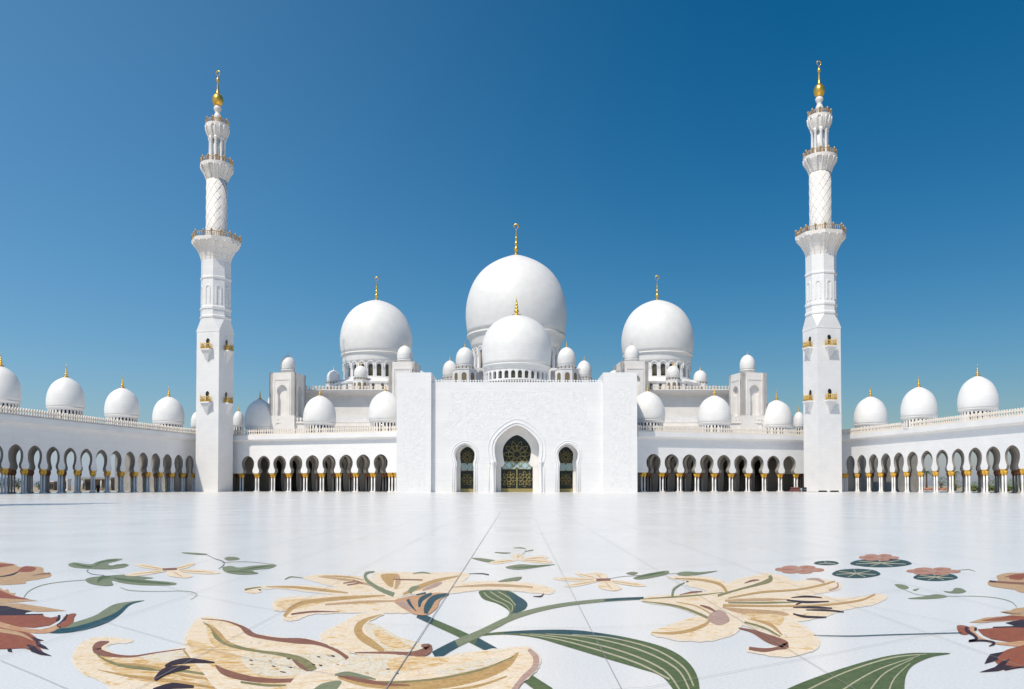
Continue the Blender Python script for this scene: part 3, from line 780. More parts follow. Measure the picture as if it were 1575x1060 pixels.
    c.lathe([(r*k, Z(y)) for r, y in ((3.6, 163.5), (6.4, 161.5), (8.4, 157.5), (8.9, 154), (8.3, 150), (6.2, 146.8), (3.5, 144.6), (2.2, 142.5), (1.7, 137), (1.3, 130), (1.1, 127), (2.2, 125.5), (2.7, 123.5), (2.2, 121.3), (1.0, 120), (.6, 116))], 24)
    rc = 3.6*k; cz = Z(116)+rc
    c.tube([(rc*math.sin(a), 0, cz-rc*math.cos(a)) for a in [i/20*2*PI*.94+.2 for i in range(20)]], [.04+.10*math.sin(i/19*PI) for i in range(20)], 6)
    c.build('finial', M['gold'], root)
    for face in range(4):
        a = -PI/2+face*PI/2; ca, sa = math.cos(a), math.sin(a)
        for y0, y1 in ((540.5, 521), (620.5, 601)):
            zb_ = Z(y0); f = lambda s_, z, t: ((S+t)*ca-s_*sa, (S+t)*sa+s_*ca, z)
            bb = MB(); bw = 1.15
            # bracket: inverted pyramid, lengthened to shape the triangular shadow under the balcony
            bb.prism([(-bw, zb_-.3), (bw, zb_-.3), (bw, zb_), (-bw, zb_)], f, -.02, 1.25)
            H_ = 2.9; a3, b3 = bw*.92, .05
            vv = [f(-a3, zb_-.3, 0), f(a3, zb_-.3, 0), f(a3, zb_-.3, 1.1), f(-a3, zb_-.3, 1.1), f(-b3, zb_-H_, 0), f(b3, zb_-H_, 0), f(b3, zb_-H_, .06), f(-b3, zb_-H_, .06)]
            bb.add(vv, [(0, 1, 2, 3), (4, 7, 6, 5), (3, 2, 6, 7), (1, 5, 6, 2), (0, 3, 7, 4), (0, 4, 5, 1)])
            bal = fixn(bb.build('balcony', M['marble'], root))
            rl = MB()
            for t_ in (.08, 1.05):
                pass
            for i in range(7):
                s_ = -bw+.1+i*(2*bw-.2)/6; x, y, _ = f(s_, 0, 1.05)
                rl.lathe([(.08, zb_), (.13, zb_+.5), (.05, zb_+.8), (.10, zb_+1.15), (.02, zb_+1.3 if i % 6 else zb_+1.75)], 5, x, y)
            for s_ in (-bw+.1, bw-.1):
                for t_ in (.3, .7):
                    x, y, _ = f(s_, 0, t_); rl.lathe([(.08, zb_), (.13, zb_+.5), (.05, zb_+.8), (.02, zb_+1.2)], 5, x, y)
            for zz in (.12, 1.05):
                rl.tube([f(-bw+.1, zb_+zz, .05), f(-bw+.1, zb_+zz, 1.05), f(bw-.1, zb_+zz, 1.05), f(bw-.1, zb_+zz, .05)], .07, 4)
            rl.build('railing', M['balcony'], bal)
            dd = MB(); dd.prism(full_arch(keyhole(.42, .36, zb_, zb_+1.5, zb_+1.85, .46, zb_+2.5, 6)), f, .0, .04)
            fixn(dd.build('balcony_door', M['dark'], bal))
    return root
mL = minaret()
mR = copy_tree(mL)
DR = 180.6
mR.location = (at(1264.5, 630, DR).x, DR, 0); mR.rotation_euler = (0, 0, R_(12.5))
mR['label'] = 'right white minaret with gold ball finial, both lower faces in full sun'
mB = copy_tree(mL); mB.location = (-67, 11.5, 0); mB.rotation_euler = (0, 0, 0)
mB['label'] = 'minaret outside the picture whose thin shadow tip lies on the floor at the left'
# ------------------------------------------------------------------ inlay
def streak(name, c1, c2, c3=None, sx=3.0, sy=5.0, lo=.42, hi=.60, k=.80):
    m = bpy.data.materials.new(name); m.use_nodes = True; t = m.node_tree; b = t.nodes['Principled BSDF']
    b.inputs['Roughness'].default_value = .42; b.inputs['Specular IOR Level'].default_value = .14
    tc = t.nodes.new('ShaderNodeTexCoord'); mp = t.nodes.new('ShaderNodeMapping'); mp.inputs['Scale'].default_value = (sx, sy, 1)
    mp.inputs['Rotation'].default_value = (0, 0, .35)
    t.links.new(tc.outputs['Object'], mp.inputs[0])
    n = t.nodes.new('ShaderNodeTexNoise'); n.inputs['Scale'].default_value = 1; n.inputs['Detail'].default_value = 2.5; n.inputs['Distortion'].default_value = 2.6
    t.links.new(mp.outputs[0], n.inputs['Vector'])
    r = t.nodes.new('ShaderNodeValToRGB'); e = r.color_ramp.elements
    sx, sy = (sx*sy)**.5*.85, (sx*sy)**.5*1.15
    L = lambda c: tuple(x*k for x in lin(c))+(1,)
    e[0].position = lo; e[0].color = L(c1); e[1].position = hi; e[1].color = L(c2)
    if c3: q = e.new(min(.95, hi+.10)); q.color = L(c3)
    t.links.new(n.outputs['Fac'], r.inputs[0])
    vo = t.nodes.new('ShaderNodeTexVoronoi'); vo.feature = 'DISTANCE_TO_EDGE'; vo.inputs['Scale'].default_value = 5.5
    t.links.new(tc.outputs['Object'], vo.inputs['Vector'])
    v1 = t.nodes.new('ShaderNodeMapRange'); v1.inputs['From Max'].default_value = .02; v1.inputs['To Min'].default_value = .80; t.links.new(vo.outputs['Distance'], v1.inputs['Value'])
    n3 = t.nodes.new('ShaderNodeTexNoise'); n3.inputs['Scale'].default_value = 38; n3.inputs['Detail'].default_value = 6; n3.inputs['Roughness'].default_value = .7
    t.links.new(tc.outputs['Object'], n3.inputs['Vector'])
    v2 = t.nodes.new('ShaderNodeMapRange'); v2.inputs['From Min'].default_value = .3; v2.inputs['From Max'].default_value = .7; v2.inputs['To Min'].default_value = .80; v2.inputs['To Max'].default_value = 1.16; t.links.new(n3.outputs['Fac'], v2.inputs['Value'])
    mu = t.nodes.new('ShaderNodeMath'); mu.operation = 'MULTIPLY'; t.links.new(v1.outputs[0], mu.inputs[0]); t.links.new(v2.outputs[0], mu.inputs[1])
    mz = t.nodes.new('ShaderNodeMix'); mz.data_type = 'RGBA'; mz.blend_type = 'MULTIPLY'; mz.inputs['Factor'].default_value = 1
    t.links.new(r.outputs[0], mz.inputs['A']); t.links.new(mu.outputs[0], mz.inputs['B']); t.links.new(mz.outputs['Result'], b.inputs['Base Color'])
    return m
P = {
 'cream': streak('inlay_cream', (242, 224, 198), (240, 216, 180), (222, 180, 108), 2.4, 4.2, .44, .60, k=.95),
 'cream2': streak('inlay_cream_gold', (240, 218, 184), (228, 190, 128), (212, 160, 76), 4, 8, .40, .56, k=.93),
 'pale': streak('inlay_pale', (230, 222, 206), (238, 222, 192), (220, 180, 110), 7, 14, .42, .56, k=.93),
 'gold': streak('inlay_ochre', (204, 160, 92), (220, 182, 120), (188, 142, 78), 6, 10),
 'tan': streak('inlay_tan', (205, 165, 118), (222, 186, 142), (188, 140, 98), 5, 9),
 'brown': streak('inlay_brown', (148, 96, 72), (164, 112, 84), (132, 82, 60), 6, 8),
 'rust': streak('inlay_rust', (160, 86, 50), (178, 102, 62), (138, 72, 44), 5, 9),
 'plum': streak('inlay_plum', (56, 32, 36), (70, 42, 44), None, 5, 8),
 'green': streak('inlay_green', (88, 106, 58), (110, 124, 72), (74, 94, 54), 6, 12),
 'sage': streak('inlay_sage', (134, 142, 106), (152, 156, 120), (114, 126, 90), 4, 8),
 'olive': streak('inlay_olive', (140, 134, 84), (158, 150, 100), None, 6, 8),
 'teal': streak('inlay_teal', (40, 74, 82), (56, 92, 98), (46, 66, 70), 6, 9),
 'pad': streak('inlay_dark_teal', (52, 78, 76), (66, 94, 88), (44, 66, 68), 3, 6),
 'pink': streak('inlay_pink', (208, 150, 122), (192, 132, 104), (216, 168, 140), 3, 6),
 'rose': streak('inlay_rose', (206, 176, 160), (196, 158, 142), None, 5, 8),
 'orange': streak('inlay_orange', (226, 180, 138), (214, 158, 112), None, 5, 8),
 'vein': streak('inlay_vein', (196, 188, 152), (206, 200, 170), None, 5, 8),
}
P['fringe'] = streak('inlay_fringe', (236, 232, 224), (238, 216, 186), (236, 212, 180), 14, 26, .38, .62, k=.95)
def spline(pts, closed, sub=6):
    n = len(pts); out = []
    rng = range(n) if closed else range(n-1)
    for i in rng:
        if closed: p = [pts[(i+j-1) % n] for j in range(4)]
        else: p = [pts[max(0, i-1)], pts[i], pts[i+1], pts[min(n-1, i+2)]]
        for k in range(sub):
            t = k/sub
            out.append(tuple(.5*(2*p[1][c]+(p[2][c]-p[0][c])*t+(2*p[0][c]-5*p[1][c]+4*p[2][c]-p[3][c])*t*t+(-p[0][c]+3*p[1][c]-3*p[2][c]+p[3][c])*t**3) for c in range(len(pts[0]))))
    if not closed: out.append(tuple(pts[-1]))
    return out
class Inlay:
    def __init__(s, name, ctr, label, cat, group=None):
        g = ground(*ctr); s.root = empty(name, (g[0], g[1], 0), 0, label, cat, group); s.k = 0
    def _z(s): s.k += 1; return .003+.0001*s.k
    def poly(s, name, mt, pts, smooth=True):
        if mt == 'cream' and 'lily' in s.root.name:     # feathered rim of paler chips
            q_ = spline(pts, True); A_ = sum(q_[i][0]*q_[(i+1) % len(q_)][1]-q_[(i+1) % len(q_)][0]*q_[i][1] for i in range(len(q_))); sg = 1 if A_ > 0 else -1
            o_ = []
            for i, (x, y) in enumerate(q_):
                a_, b_ = q_[i-1], q_[(i+1) % len(q_)]; dx, dy = b_[0]-a_[0], b_[1]-a_[1]; l_ = math.hypot(dx, dy) or 1
                w_ = random.uniform(.8, 3.2)*(.35+.65*min(1, max(0, (y-880)/110))); o_.append((x+sg*dy/l_*w_, y-sg*dx/l_*w_))
            s.poly('petal_rim', 'fringe', o_, False)
        z = s._z(); pts = spline(pts, True) if smooth else pts
        G = [ground(x, min(y, 1130), z) for x, y in pts]
        area = sum(G[i][0]*G[(i+1) % len(G)][1]-G[(i+1) % len(G)][0]*G[i][1] for i in range(len(G)))
        if area < 0: G.reverse()
        m = MB(); o = s.root.location
        m.add([(x-o.x, y-o.y, zz) for x, y, zz in G], [tuple(range(len(G)))])
        return m.build(name, P[mt], s.root)
    def line(s, name, mt, pts, w):
        z = s._z()
        if not isinstance(w, (list, tuple)): w = [w]*len(pts)
        q = spline([(x, y, ww) for (x, y), ww in zip(pts, w)], False)
        # the width is measured on the floor, foreshortened as in the photograph
        L, Rr = [], []
        for i, (x, y, ww) in enumerate(q):
            a, b = q[max(0, i-1)], q[min(len(q)-1, i+1)]; dx, dy = b[0]-a[0], b[1]-a[1]; l = math.hypot(dx, dy) or 1
            ww = max(.45, ww*(.5 if name in ('thin_stem', 'tendril') else 1))/2; L.append(ground(x-dy/l*ww, min(1130, y+dx/l*ww), z)); Rr.append(ground(x+dy/l*ww, min(1130, y-dx/l*ww), z))
        n = len(q); m = MB(); o = s.root.location
        m.add([(x-o.x, y-o.y, zz) for x, y, zz in L+Rr], [(i, i+1, n+i+1, n+i) for i in range(n-1)])
        return fixn(m.build(name, P[mt], s.root))
    def star(s, cx, cy, tips, mt='cream', w=.22):
        for tx, ty in tips:
            dx, dy = tx-cx, ty-cy; nx, ny = -dy, dx
            ln = math.hypot(dx, dy); bx, by = (0, 1) if abs(dx) > abs(dy)*2 else (1, 0)
            h = 3.0 if bx == 0 else ln*.55+4
            s.poly('petal', mt, [(cx, cy), (cx+dx*.35+bx*h*.8, cy+dy*.35+by*h*.8), (cx+dx*.75+bx*h, cy+dy*.75+by*h), (tx, ty), (cx+dx*.75-bx*h, cy+dy*.75-by*h), (cx+dx*.35-bx*h*.8, cy+dy*.35-by*h*.8)])
            s.line('petal_vein', 'gold', [(cx+dx*.2, cy+dy*.2), (cx+dx*.5, cy+dy*.5), (cx+dx*.85, cy+dy*.85)], [.8, 1.2, .6])
IC = 'floor inlay'
# --- stems and long leaves under the lilies
st = Inlay('stem_inlay', (720, 980), 'crossing green and teal stems inlaid in the floor between the three lilies', IC)
st.line('stem', 'green', [(642, 946), (660, 954), (690, 967), (720, 981), (762, 1003), (802, 1036), (845, 1066)], [8, 9, 10, 11, 13, 15, 18])
st.line('stem', 'teal', [(642, 946), (655, 951), (666, 956)], [8, 9, 9]); st.line('stem', 'teal', [(733, 986), (745, 993), (770, 1008)], [12, 12, 13]); st.line('stem', 'teal', [(802, 1036), (812, 1044)], [16, 16])
st.line('stem', 'sage', [(668, 1009), (700, 991), (740, 973), (790, 949), (850, 933), (920, 924), (990, 920)], [15, 12, 10, 8, 6, 5, 4])
st.line('stem', 'teal', [(668, 1009), (685, 999), (702, 990)], [15, 13, 12]); st.line('stem', 'teal', [(930, 923.5), (960, 921), (990, 920)], [3, 3.5, 3.5])
lf = Inlay('inlaid_leaf', (930, 990), 'long striped green leaf curving down to the bottom edge right of the centre', IC, 'long leaves inlaid in the floor')
lf.poly('leaf_blade', 'green', [(725, 980), (750, 974), (783, 971), (833, 969), (900, 971), (967, 981), (1025, 997), (1058, 1018), (1074, 1045), (1073, 1075), (1050, 1078), (1020, 1042), (983, 1028), (933, 1013), (867, 993), (825, 981), (783, 976), (750, 977)])
lf.line('leaf_edge', 'teal', [(775, 973), (840, 971.5), (900, 974), (960, 983)], [2, 6, 7, 2])
for a in ([(800, 975), (860, 984), (930, 1003), (985, 1022), (1030, 1045)], [(815, 975), (880, 983), (960, 1003), (1020, 1030), (1045, 1060)], [(840, 975), (910, 981), (985, 1000), (1040, 1028), (1060, 1060)], [(880, 976), (940, 981), (1005, 998), (1050, 1025), (1067, 1055)]):
    lf.line('leaf_vein', 'vein', a, [.8, 1.6, 2.2, 2.6, 2.4])
lg = Inlay('inlaid_leaf', (1320, 1040), 'broad green leaf with pale veins at the bottom edge, lower right', IC, 'long leaves inlaid in the floor')
lg.poly('leaf_blade', 'green', [(1150, 1095), (1210, 1060), (1274, 1035), (1347, 1013), (1394, 1005), (1430, 1004), (1462, 1005), (1431, 1011), (1405, 1023), (1394, 1038), (1391, 1060), (1392, 1095), (1270, 1110)])
for a in ([(1240, 1062), (1300, 1034), (1370, 1012), (1425, 1006)], [(1290, 1065), (1345, 1032), (1415, 1008)], [(1335, 1066), (1360, 1036), (1405, 1013)], [(1366, 1066), (1376, 1043), (1400, 1020)]):
    lg.line('leaf_vein', 'vein', a, [2.4]+[2.0]*(len(a)-2)+[.8])
bd = Inlay('inlaid_bud_leaf', (775, 925), 'small striped green and teal leaf on a short stem above the stem crossing', IC)
bd.line('stem', 'sage', [(788, 940), (778, 955), (748, 970)], [6, 6, 7])
bd.poly('leaf_blade', 'green', [(738, 909), (760, 908), (783, 909), (799, 918), (811, 928), (806, 938), (787, 944), (780, 937), (764, 928), (745, 922), (738, 915)])
bd.poly('leaf_edge', 'teal', [(778, 910), (799, 918), (811, 928), (806, 937), (790, 943), (793, 930), (785, 918)])
for a in ([(744, 911), (754, 920), (778, 931), (785, 942)], [(754, 910), (768, 919), (787, 930), (787, 941)], [(766, 910), (782, 919), (793, 931)]): bd.line('leaf_vein', 'vein', a, 1.2)
# --- lily at the bottom
l1 = Inlay('inlaid_lily', (450, 1040), 'largest cream lily, spread across the bottom edge left of the centre', IC, 'cream lilies inlaid in the floor')
l1.poly('petal', 'cream', [(112, 1012), (125, 990), (140, 983), (165, 981), (205, 986), (172, 989), (163, 997), (175, 1006), (200, 1010), (240, 1005), (280, 998), (320, 1000), (360, 1010), (400, 1030), (440, 1050), (460, 1110), (230, 1110), (165, 1052), (130, 1036)])
l1.poly('petal_shade', 'cream2', [(150, 1010), (200, 1012), (250, 1006), (310, 1002), (360, 1015), (400, 1035), (420, 1060), (300, 1060), (230, 1050), (180, 1035)])
l1.poly('petal_shade', 'pale', [(215, 1008), (250, 1003), (285, 1001), (300, 1010), (270, 1017), (230, 1016)])
l1.line('petal_edge', 'brown', [(168, 987), (154, 991), (149, 998), (156, 1004), (178, 1008.5), (205, 1009.5), (240, 1004), (285, 998), (310, 998)], [2, 10, 14, 10, 5, 3, 2, 1.5, 1])
l1.line('petal_fold', 'olive', [(147, 1005), (160, 1014), (185, 1023), (230, 1029), (290, 1033), (340, 1042)], [1, 3, 5, 5, 4, 2])
l1.line('petal_fold', 'gold', [(180, 1020), (230, 1025), (290, 1040), (340, 1046)], [2, 4, 4, 2])
l1.line('petal_fold', 'gold', [(150, 1030), (200, 1040), (270, 1048), (330, 1058)], [1, 4, 5, 3])
l1.line('petal_fold', 'gold', [(282, 1000), (292, 1010), (300, 1016)], [3, 5, 2]); l1.line('petal_fold', 'gold', [(296, 999), (306, 1008), (318, 1013)], [2, 4, 2])
l1.poly('petal', 'cream', [(308, 951), (336, 952), (369, 961), (392, 975), (430, 981), (480, 985), (515, 992), (536, 1003), (540, 1020), (580, 1040), (560, 1090), (420, 1100), (340, 1060), (310, 1030), (290, 1003), (284, 988), (292, 968)])
l1.poly('petal_shade', 'cream2', [(288, 985), (330, 996), (380, 1012), (430, 1030), (480, 1040), (450, 1060), (360, 1040), (310, 1015)])
l1.poly('petal_shade', 'cream2', [(318, 960), (332, 965), (345, 985), (375, 1000), (340, 1000), (322, 985)])
l1.poly('petal_throat', 'pale', [(372, 1010), (400, 1003), (450, 1008), (500, 1004), (525, 1008), (530, 1020), (490, 1030), (440, 1040), (400, 1038), (378, 1024)])
l1.line('petal_edge', 'brown', [(310, 952), (345, 955), (369, 963), (380, 971), (394, 978), (430, 984), (462, 986), (485, 989), (508, 996), (526, 1006), (535, 1014), (534, 1021)], [1, 2, 4, 9, 6, 6, 9, 6, 5, 5, 6, 2])
l1.line('petal_fold', 'olive', [(312, 957), (326, 966), (334, 979), (350, 990), (372, 997), (400, 1002), (435, 1007), (462, 1015), (478, 1027), (490, 1036)], [1, 5, 9, 7, 5, 4, 6, 10, 14, 4])
l1.line('petal_fold', 'gold', [(320, 960), (334, 972), (346, 985), (360, 993)], [1, 6, 5, 1])
l1.line('petal_edge', 'brown', [(331, 1023), (346, 1034), (379, 1043), (417, 1047), (468, 1046), (492, 1046)], [2, 10, 9, 7, 5, 2])
l1.line('petal_fold', 'olive', [(370, 1049), (410, 1054), (440, 1054)], [3, 4, 2])
l1.line('petal_fold', 'brown', [(450, 1015), (462, 1024), (474, 1032)], [2, 6, 3])
l1.poly('petal', 'cream', [(590, 944), (552, 946), (523, 961), (493, 978), (512, 994), (549, 1004), (600, 1009), (640, 1009), (625, 1000), (604, 990), (584, 978), (566, 965), (570, 953)])
l1.poly('petal_shade', 'pale', [(560, 960), (585, 963), (610, 978), (642, 988), (660, 993), (655, 1003), (620, 1006), (590, 1000), (572, 984)])
l1.poly('petal_shade', 'cream2', [(575, 968), (590, 972), (622, 990), (640, 998), (600, 996), (580, 982)])
l1.line('petal_fold', 'gold', [(587, 945), (562, 954), (551, 966), (555, 978), (572, 990), (590, 1002)], [1, 6, 12, 12, 11, 7])
l1.line('petal_edge', 'brown', [(546, 1004), (600, 1004), (630, 1006), (652, 1003), (659, 996), (648, 993)], [2, 4, 7, 12, 12, 4])
l1.poly('petal', 'cream', [(455, 1043), (480, 1034), (530, 1020), (560, 1011), (620, 1010), (665, 1013), (730, 1003), (780, 998), (813, 997), (829, 1011), (826, 1028), (808, 1045), (795, 1060), (780, 1115), (480, 1115), (440, 1080)])
l1.poly('petal_shade', 'pale', [(545, 1008), (600, 1008), (650, 1012), (640, 1028), (600, 1038), (550, 1040), (520, 1032)])
l1.poly('petal_shade', 'cream2', [(600, 1013), (650, 1010), (690, 1013), (680, 1022), (640, 1030), (602, 1032)])
l1.poly('petal_shade', 'pale', [(668, 1036), (700, 1024), (745, 1014), (770, 1012), (750, 1024), (710, 1036)])
l1.line('petal_edge', 'rose', [(813, 999), (824, 1011), (822, 1027), (804, 1044), (790, 1062)], [5, 9, 9, 8, 8])
l1.line('petal_fold', 'gold', [(520, 1041), (560, 1051), (620, 1054), (680, 1050), (740, 1037), (778, 1022), (797, 1004)], [5, 10, 14, 18, 18, 13, 3])
l1.line('petal_fold', 'olive', [(520, 1040), (560, 1048), (620, 1049), (680, 1043), (740, 1030), (790, 1010)], [2, 3, 3, 3, 3, 2])
l1.line('petal_fold', 'brown', [(518, 1038), (545, 1044), (590, 1052), (630, 1054)], [3, 7, 5, 2])
l1.line('petal_fold', 'sage', [(515, 1038), (535, 1036), (560, 1041), (578, 1045)], [3, 6, 5, 2])
l1.poly('leaf', 'sage', [(480, 1066), (494, 1052), (524, 1047), (518, 1060), (500, 1072)])
l1.line('petal_fold', 'gold', [(560, 1068), (650, 1066), (730, 1056), (780, 1040)], [4, 5, 4, 2])
for a, w in (([(254, 1025), (268, 1019), (293, 1016), (330, 1019)], [4, 7, 8, 2]), ([(238, 1046), (252, 1034), (273, 1028), (292, 1026)], [5, 11, 9, 3]), ([(236, 1062), (262, 1055), (280, 1055), (298, 1056)], [7, 9, 7, 3])): l1.line('anther', 'plum', a, w)
random.seed(5)
for q in range(20):
    x, y = (random.uniform(385, 450), random.uniform(1010, 1035)) if q < 9 else ((random.uniform(482, 520), random.uniform(1006, 1024)) if q < 17 else (random.uniform(545, 640), random.uniform(1014, 1036)))
    l1.line('speckle', 'plum' if q % 3 else 'gold', [(x-2.5, y-.4), (x+2.5, y+.6)], [.9, 1.4])
# --- lily, middle left
l2 = Inlay('inlaid_lily', (600, 915), 'cream lily with a striped teal and orange calyx, behind the largest lily', IC, 'cream lilies inlaid in the floor')
l2.poly('petal', 'cream', [(375, 906), (400, 902), (470, 901), (520, 905), (570, 908), (604, 914), (600, 919), (540, 916), (480, 910), (430, 905), (397, 906), (402, 910), (386, 912)])
l2.poly('petal', 'cream', [(468, 888), (495, 884), (540, 886), (570, 889), (600, 898), (640, 905), (610, 914), (540, 908), (500, 898), (478, 892)])
l2.poly('petal', 'cream', [(573, 883), (600, 880), (660, 881), (714, 881), (718, 889), (700, 900), (682, 908), (640, 912), (608, 916), (592, 902), (580, 891)])
l2.poly('petal', 'cream', [(640, 905), (690, 898), (730, 895), (790, 895), (830, 900), (852, 908), (842, 913), (800, 909), (760, 906), (720, 909), (680, 914), (640, 914)])
l2.poly('petal', 'cream', [(420, 929), (434, 920), (497, 916), (560, 913), (608, 916), (633, 925), (640, 940), (592, 942), (529, 942), (481, 944), (450, 954), (436, 950), (443, 940), (424, 938)])
l2.poly('petal_shade', 'cream2', [(424, 930), (440, 923), (480, 921), (500, 926), (470, 934), (440, 938)])
l2.line('petal_fold', 'gold', [(437, 948), (452, 933), (478, 925), (530, 920), (592, 916)], [5, 7, 6, 6, 2])
l2.line('petal_edge', 'brown', [(448, 945), (480, 941), (522, 941)], [3, 3, 1]); l2.line('petal_fold', 'tan', [(500, 930), (560, 926), (620, 924)], [3, 4, 2])
l2.line('petal_fold', 'gold', [(410, 902.5), (450, 903), (500, 908), (535, 912)], [1, 3.5, 4, 2]); l2.line('petal_fold', 'sage', [(376, 907), (392, 904), (402, 903)], [3, 2, 1])
l2.line('petal_fold', 'tan', [(490, 887), (540, 893), (590, 905)], [1, 4, 2]); l2.line('petal_edge', 'gold', [(495, 886), (530, 887), (560, 892)], [1, 2.5, 1])
l2.poly('petal_shade', 'gold', [(586, 884), (612, 883), (606, 892), (604, 903), (594, 898)]); l2.line('petal_fold', 'tan', [(612, 884), (612, 895), (608, 906)], [4, 8, 3])
l2.line('petal_fold', 'gold', [(620, 914), (645, 903), (672, 893), (705, 886)], [3, 7, 5, 2]); l2.line('petal_fold', 'rose', [(650, 908), (670, 900), (680, 896)], [3, 6, 2])
l2.line('petal_fold', 'tan', [(695, 903), (760, 900), (820, 903)], [1, 4, 2])
l2.line('style', 'sage', [(576, 879), (563, 882), (564, 892), (582, 905), (606, 915)], [1.5, 4, 5, 6, 7]); l2.line('petal_fold', 'sage', [(630, 912), (634, 906), (645, 902)], [6, 7, 3])
l2.line('petal_edge', 'sage', [(635, 882), (650, 880.5), (662, 882)], [1, 2.5, 1])
for a in ([(528, 897), (545, 895)], [(534, 900), (552, 897)], [(543, 892), (558, 898)], [(605, 891), (650, 892)]): l2.line('anther', 'brown', a, 1.8)
l2.line('tendril', 'plum', [(721, 882.5), (740, 882), (752, 884)], [1, 2.5, 3]); l2.line('tendril', 'plum', [(820, 917), (832, 917), (836, 913)], [1.5, 4, 2]); l2.line('tendril', 'sage', [(438, 891), (448, 887), (466, 889)], [2.5, 2.5, 1])
l2.poly('leaf', 'sage', [(766, 895), (780, 890), (802, 887), (795, 893)])
l2.poly('calyx', 'orange', [(606, 925), (624, 918), (640, 915), (665, 912), (690, 913), (678, 922), (671, 936), (656, 946), (640, 945), (628, 940)])
l2.line('calyx_stripe', 'rose', [(612, 927), (622, 930), (630, 938)], [6, 8, 4])
for a, w in (([(627, 922), (632, 931), (640, 940)], [5, 4, 1]), ([(664, 913), (648, 922), (645, 934)], [4, 7, 3]), ([(690, 913.5), (668, 920), (658, 933), (655, 944)], [3, 9, 11, 5]), ([(655, 912), (640, 915)], [3, 2])): l2.line('calyx_stripe', 'teal', a, w)
# --- lily, right
l3 = Inlay('inlaid_lily', (1160, 935), 'cream lily with dark anthers and a brown curled petal, right of the centre', IC, 'cream lilies inlaid in the floor')
l3.poly('petal', 'cream', [(1026, 888), (1060, 886), (1095, 889), (1118, 897), (1128, 912), (1105, 920), (1085, 908), (1055, 899), (1060, 894)])
l3.poly('petal', 'cream', [(1100, 912), (1130, 893), (1160, 886), (1178, 882), (1205, 886), (1222, 894), (1250, 891), (1278, 893), (1293, 899), (1288, 907), (1250, 914), (1200, 922), (1140, 930)])
l3.poly('petal', 'cream', [(1105, 925), (1160, 917), (1230, 914), (1290, 920), (1330, 917), (1350, 914), (1364, 918), (1345, 928), (1300, 937), (1265, 948), (1200, 958), (1150, 952), (1110, 942)])
l3.poly('calyx', 'cream', [(986, 922), (1010, 917), (1040, 915), (1075, 912), (1110, 910), (1130, 918), (1118, 935), (1095, 952), (1080, 950), (1060, 940), (1030, 931), (1002, 927)])
l3.poly('petal', 'cream', [(1002, 973), (1030, 962), (1060, 952), (1090, 945), (1115, 938), (1140, 948), (1142, 958), (1130, 973), (1100, 983), (1060, 985), (1020, 979)])
l3.poly('petal', 'cream', [(1120, 938), (1165, 943), (1200, 950), (1225, 958), (1245, 970), (1258, 982), (1257, 994), (1236, 1005), (1200, 1009), (1162, 1003), (1150, 998), (1180, 998), (1203, 990), (1185, 976), (1150, 963), (1130, 952)])
l3.poly('petal_shade', 'rose', [(1088, 950), (1102, 938), (1115, 942), (1122, 955), (1108, 962), (1094, 958)])
l3.poly('petal_shade', 'tan', [(1110, 934), (1140, 936), (1200, 940), (1210, 947), (1150, 946)])
l3.poly('petal_shade', 'cream2', [(1150, 943), (1200, 946), (1205, 955), (1195, 962), (1160, 952)])
l3.line('petal_edge', 'olive', [(986, 921.5), (1040, 918), (1080, 915), (1112, 911)], [1, 2.5, 2, 1]); l3.line('petal_edge', 'olive', [(988, 925), (1030, 930), (1060, 938), (1088, 950)], [1, 3, 4, 4])
l3.line('petal_fold', 'gold', [(1040, 926), (1070, 932), (1095, 945)], [1, 2, 2]); l3.line('petal_edge', 'brown', [(1045, 915), (1065, 911), (1080, 910)], [1, 3, 2]); l3.line('petal_fold', 'brown', [(1077, 931), (1090, 935), (1100, 940)], [2, 4, 2])
l3.line('petal_fold', 'gold', [(1002, 972.5), (1030, 974), (1060, 970), (1084, 961), (1093, 952)], [1, 4, 5, 5, 2])
l3.line('petal_edge', 'brown', [(1136, 966), (1158, 971), (1182, 982), (1208, 992), (1196, 997), (1175, 1000), (1152, 997)], [2, 5, 12, 12, 5, 6, 5])
l3.line('petal_fold', 'olive', [(1145, 957), (1175, 966), (1200, 979)], [3, 4, 2]); l3.line('petal_fold', 'gold', [(1155, 952), (1185, 961), (1203, 977)], [2, 5, 2]); l3.line('petal_fold', 'pale', [(1150, 960), (1178, 970), (1196, 980)], [1, 2, 1])
l3.line('petal_fold', 'gold', [(1112, 931), (1180, 932), (1260, 931), (1320, 924), (1346, 914)], [4, 3, 3, 3, 2.5]); l3.line('petal_fold', 'olive', [(1120, 927), (1180, 927), (1230, 926)], [2, 3, 1]); l3.line('petal_fold', 'tan', [(1115, 924), (1170, 922), (1215, 922)], [3, 4, 1])
l3.line('petal_fold', 'olive', [(1104, 916), (1135, 907), (1165, 899), (1184, 892), (1184, 885)], [4, 2.5, 4, 7, 4]); l3.line('petal_fold', 'gold', [(1120, 920), (1170, 911), (1225, 907), (1262, 900), (1284, 894)], [2, 3, 2.5, 3, 2])
l3.line('petal_edge', 'rose', [(1240, 890.5), (1257, 891), (1268, 896)], [1, 4, 3]); l3.line('petal_edge', 'brown', [(1145, 897), (1157, 893), (1168, 892)], [1, 3, 1]); l3.line('petal_edge', 'rose', [(1288, 896), (1288, 903), (1275, 908)], [2, 3, 2])
l3.line('petal_fold', 'gold', [(1038, 889.5), (1080, 892), (1108, 899), (1118, 911)], [1, 3, 4, 4])
l3.line('style', 'sage', [(1034, 917), (1036, 907), (1043, 901), (1053, 896)], [3.5, 3.5, 2.5, 1])
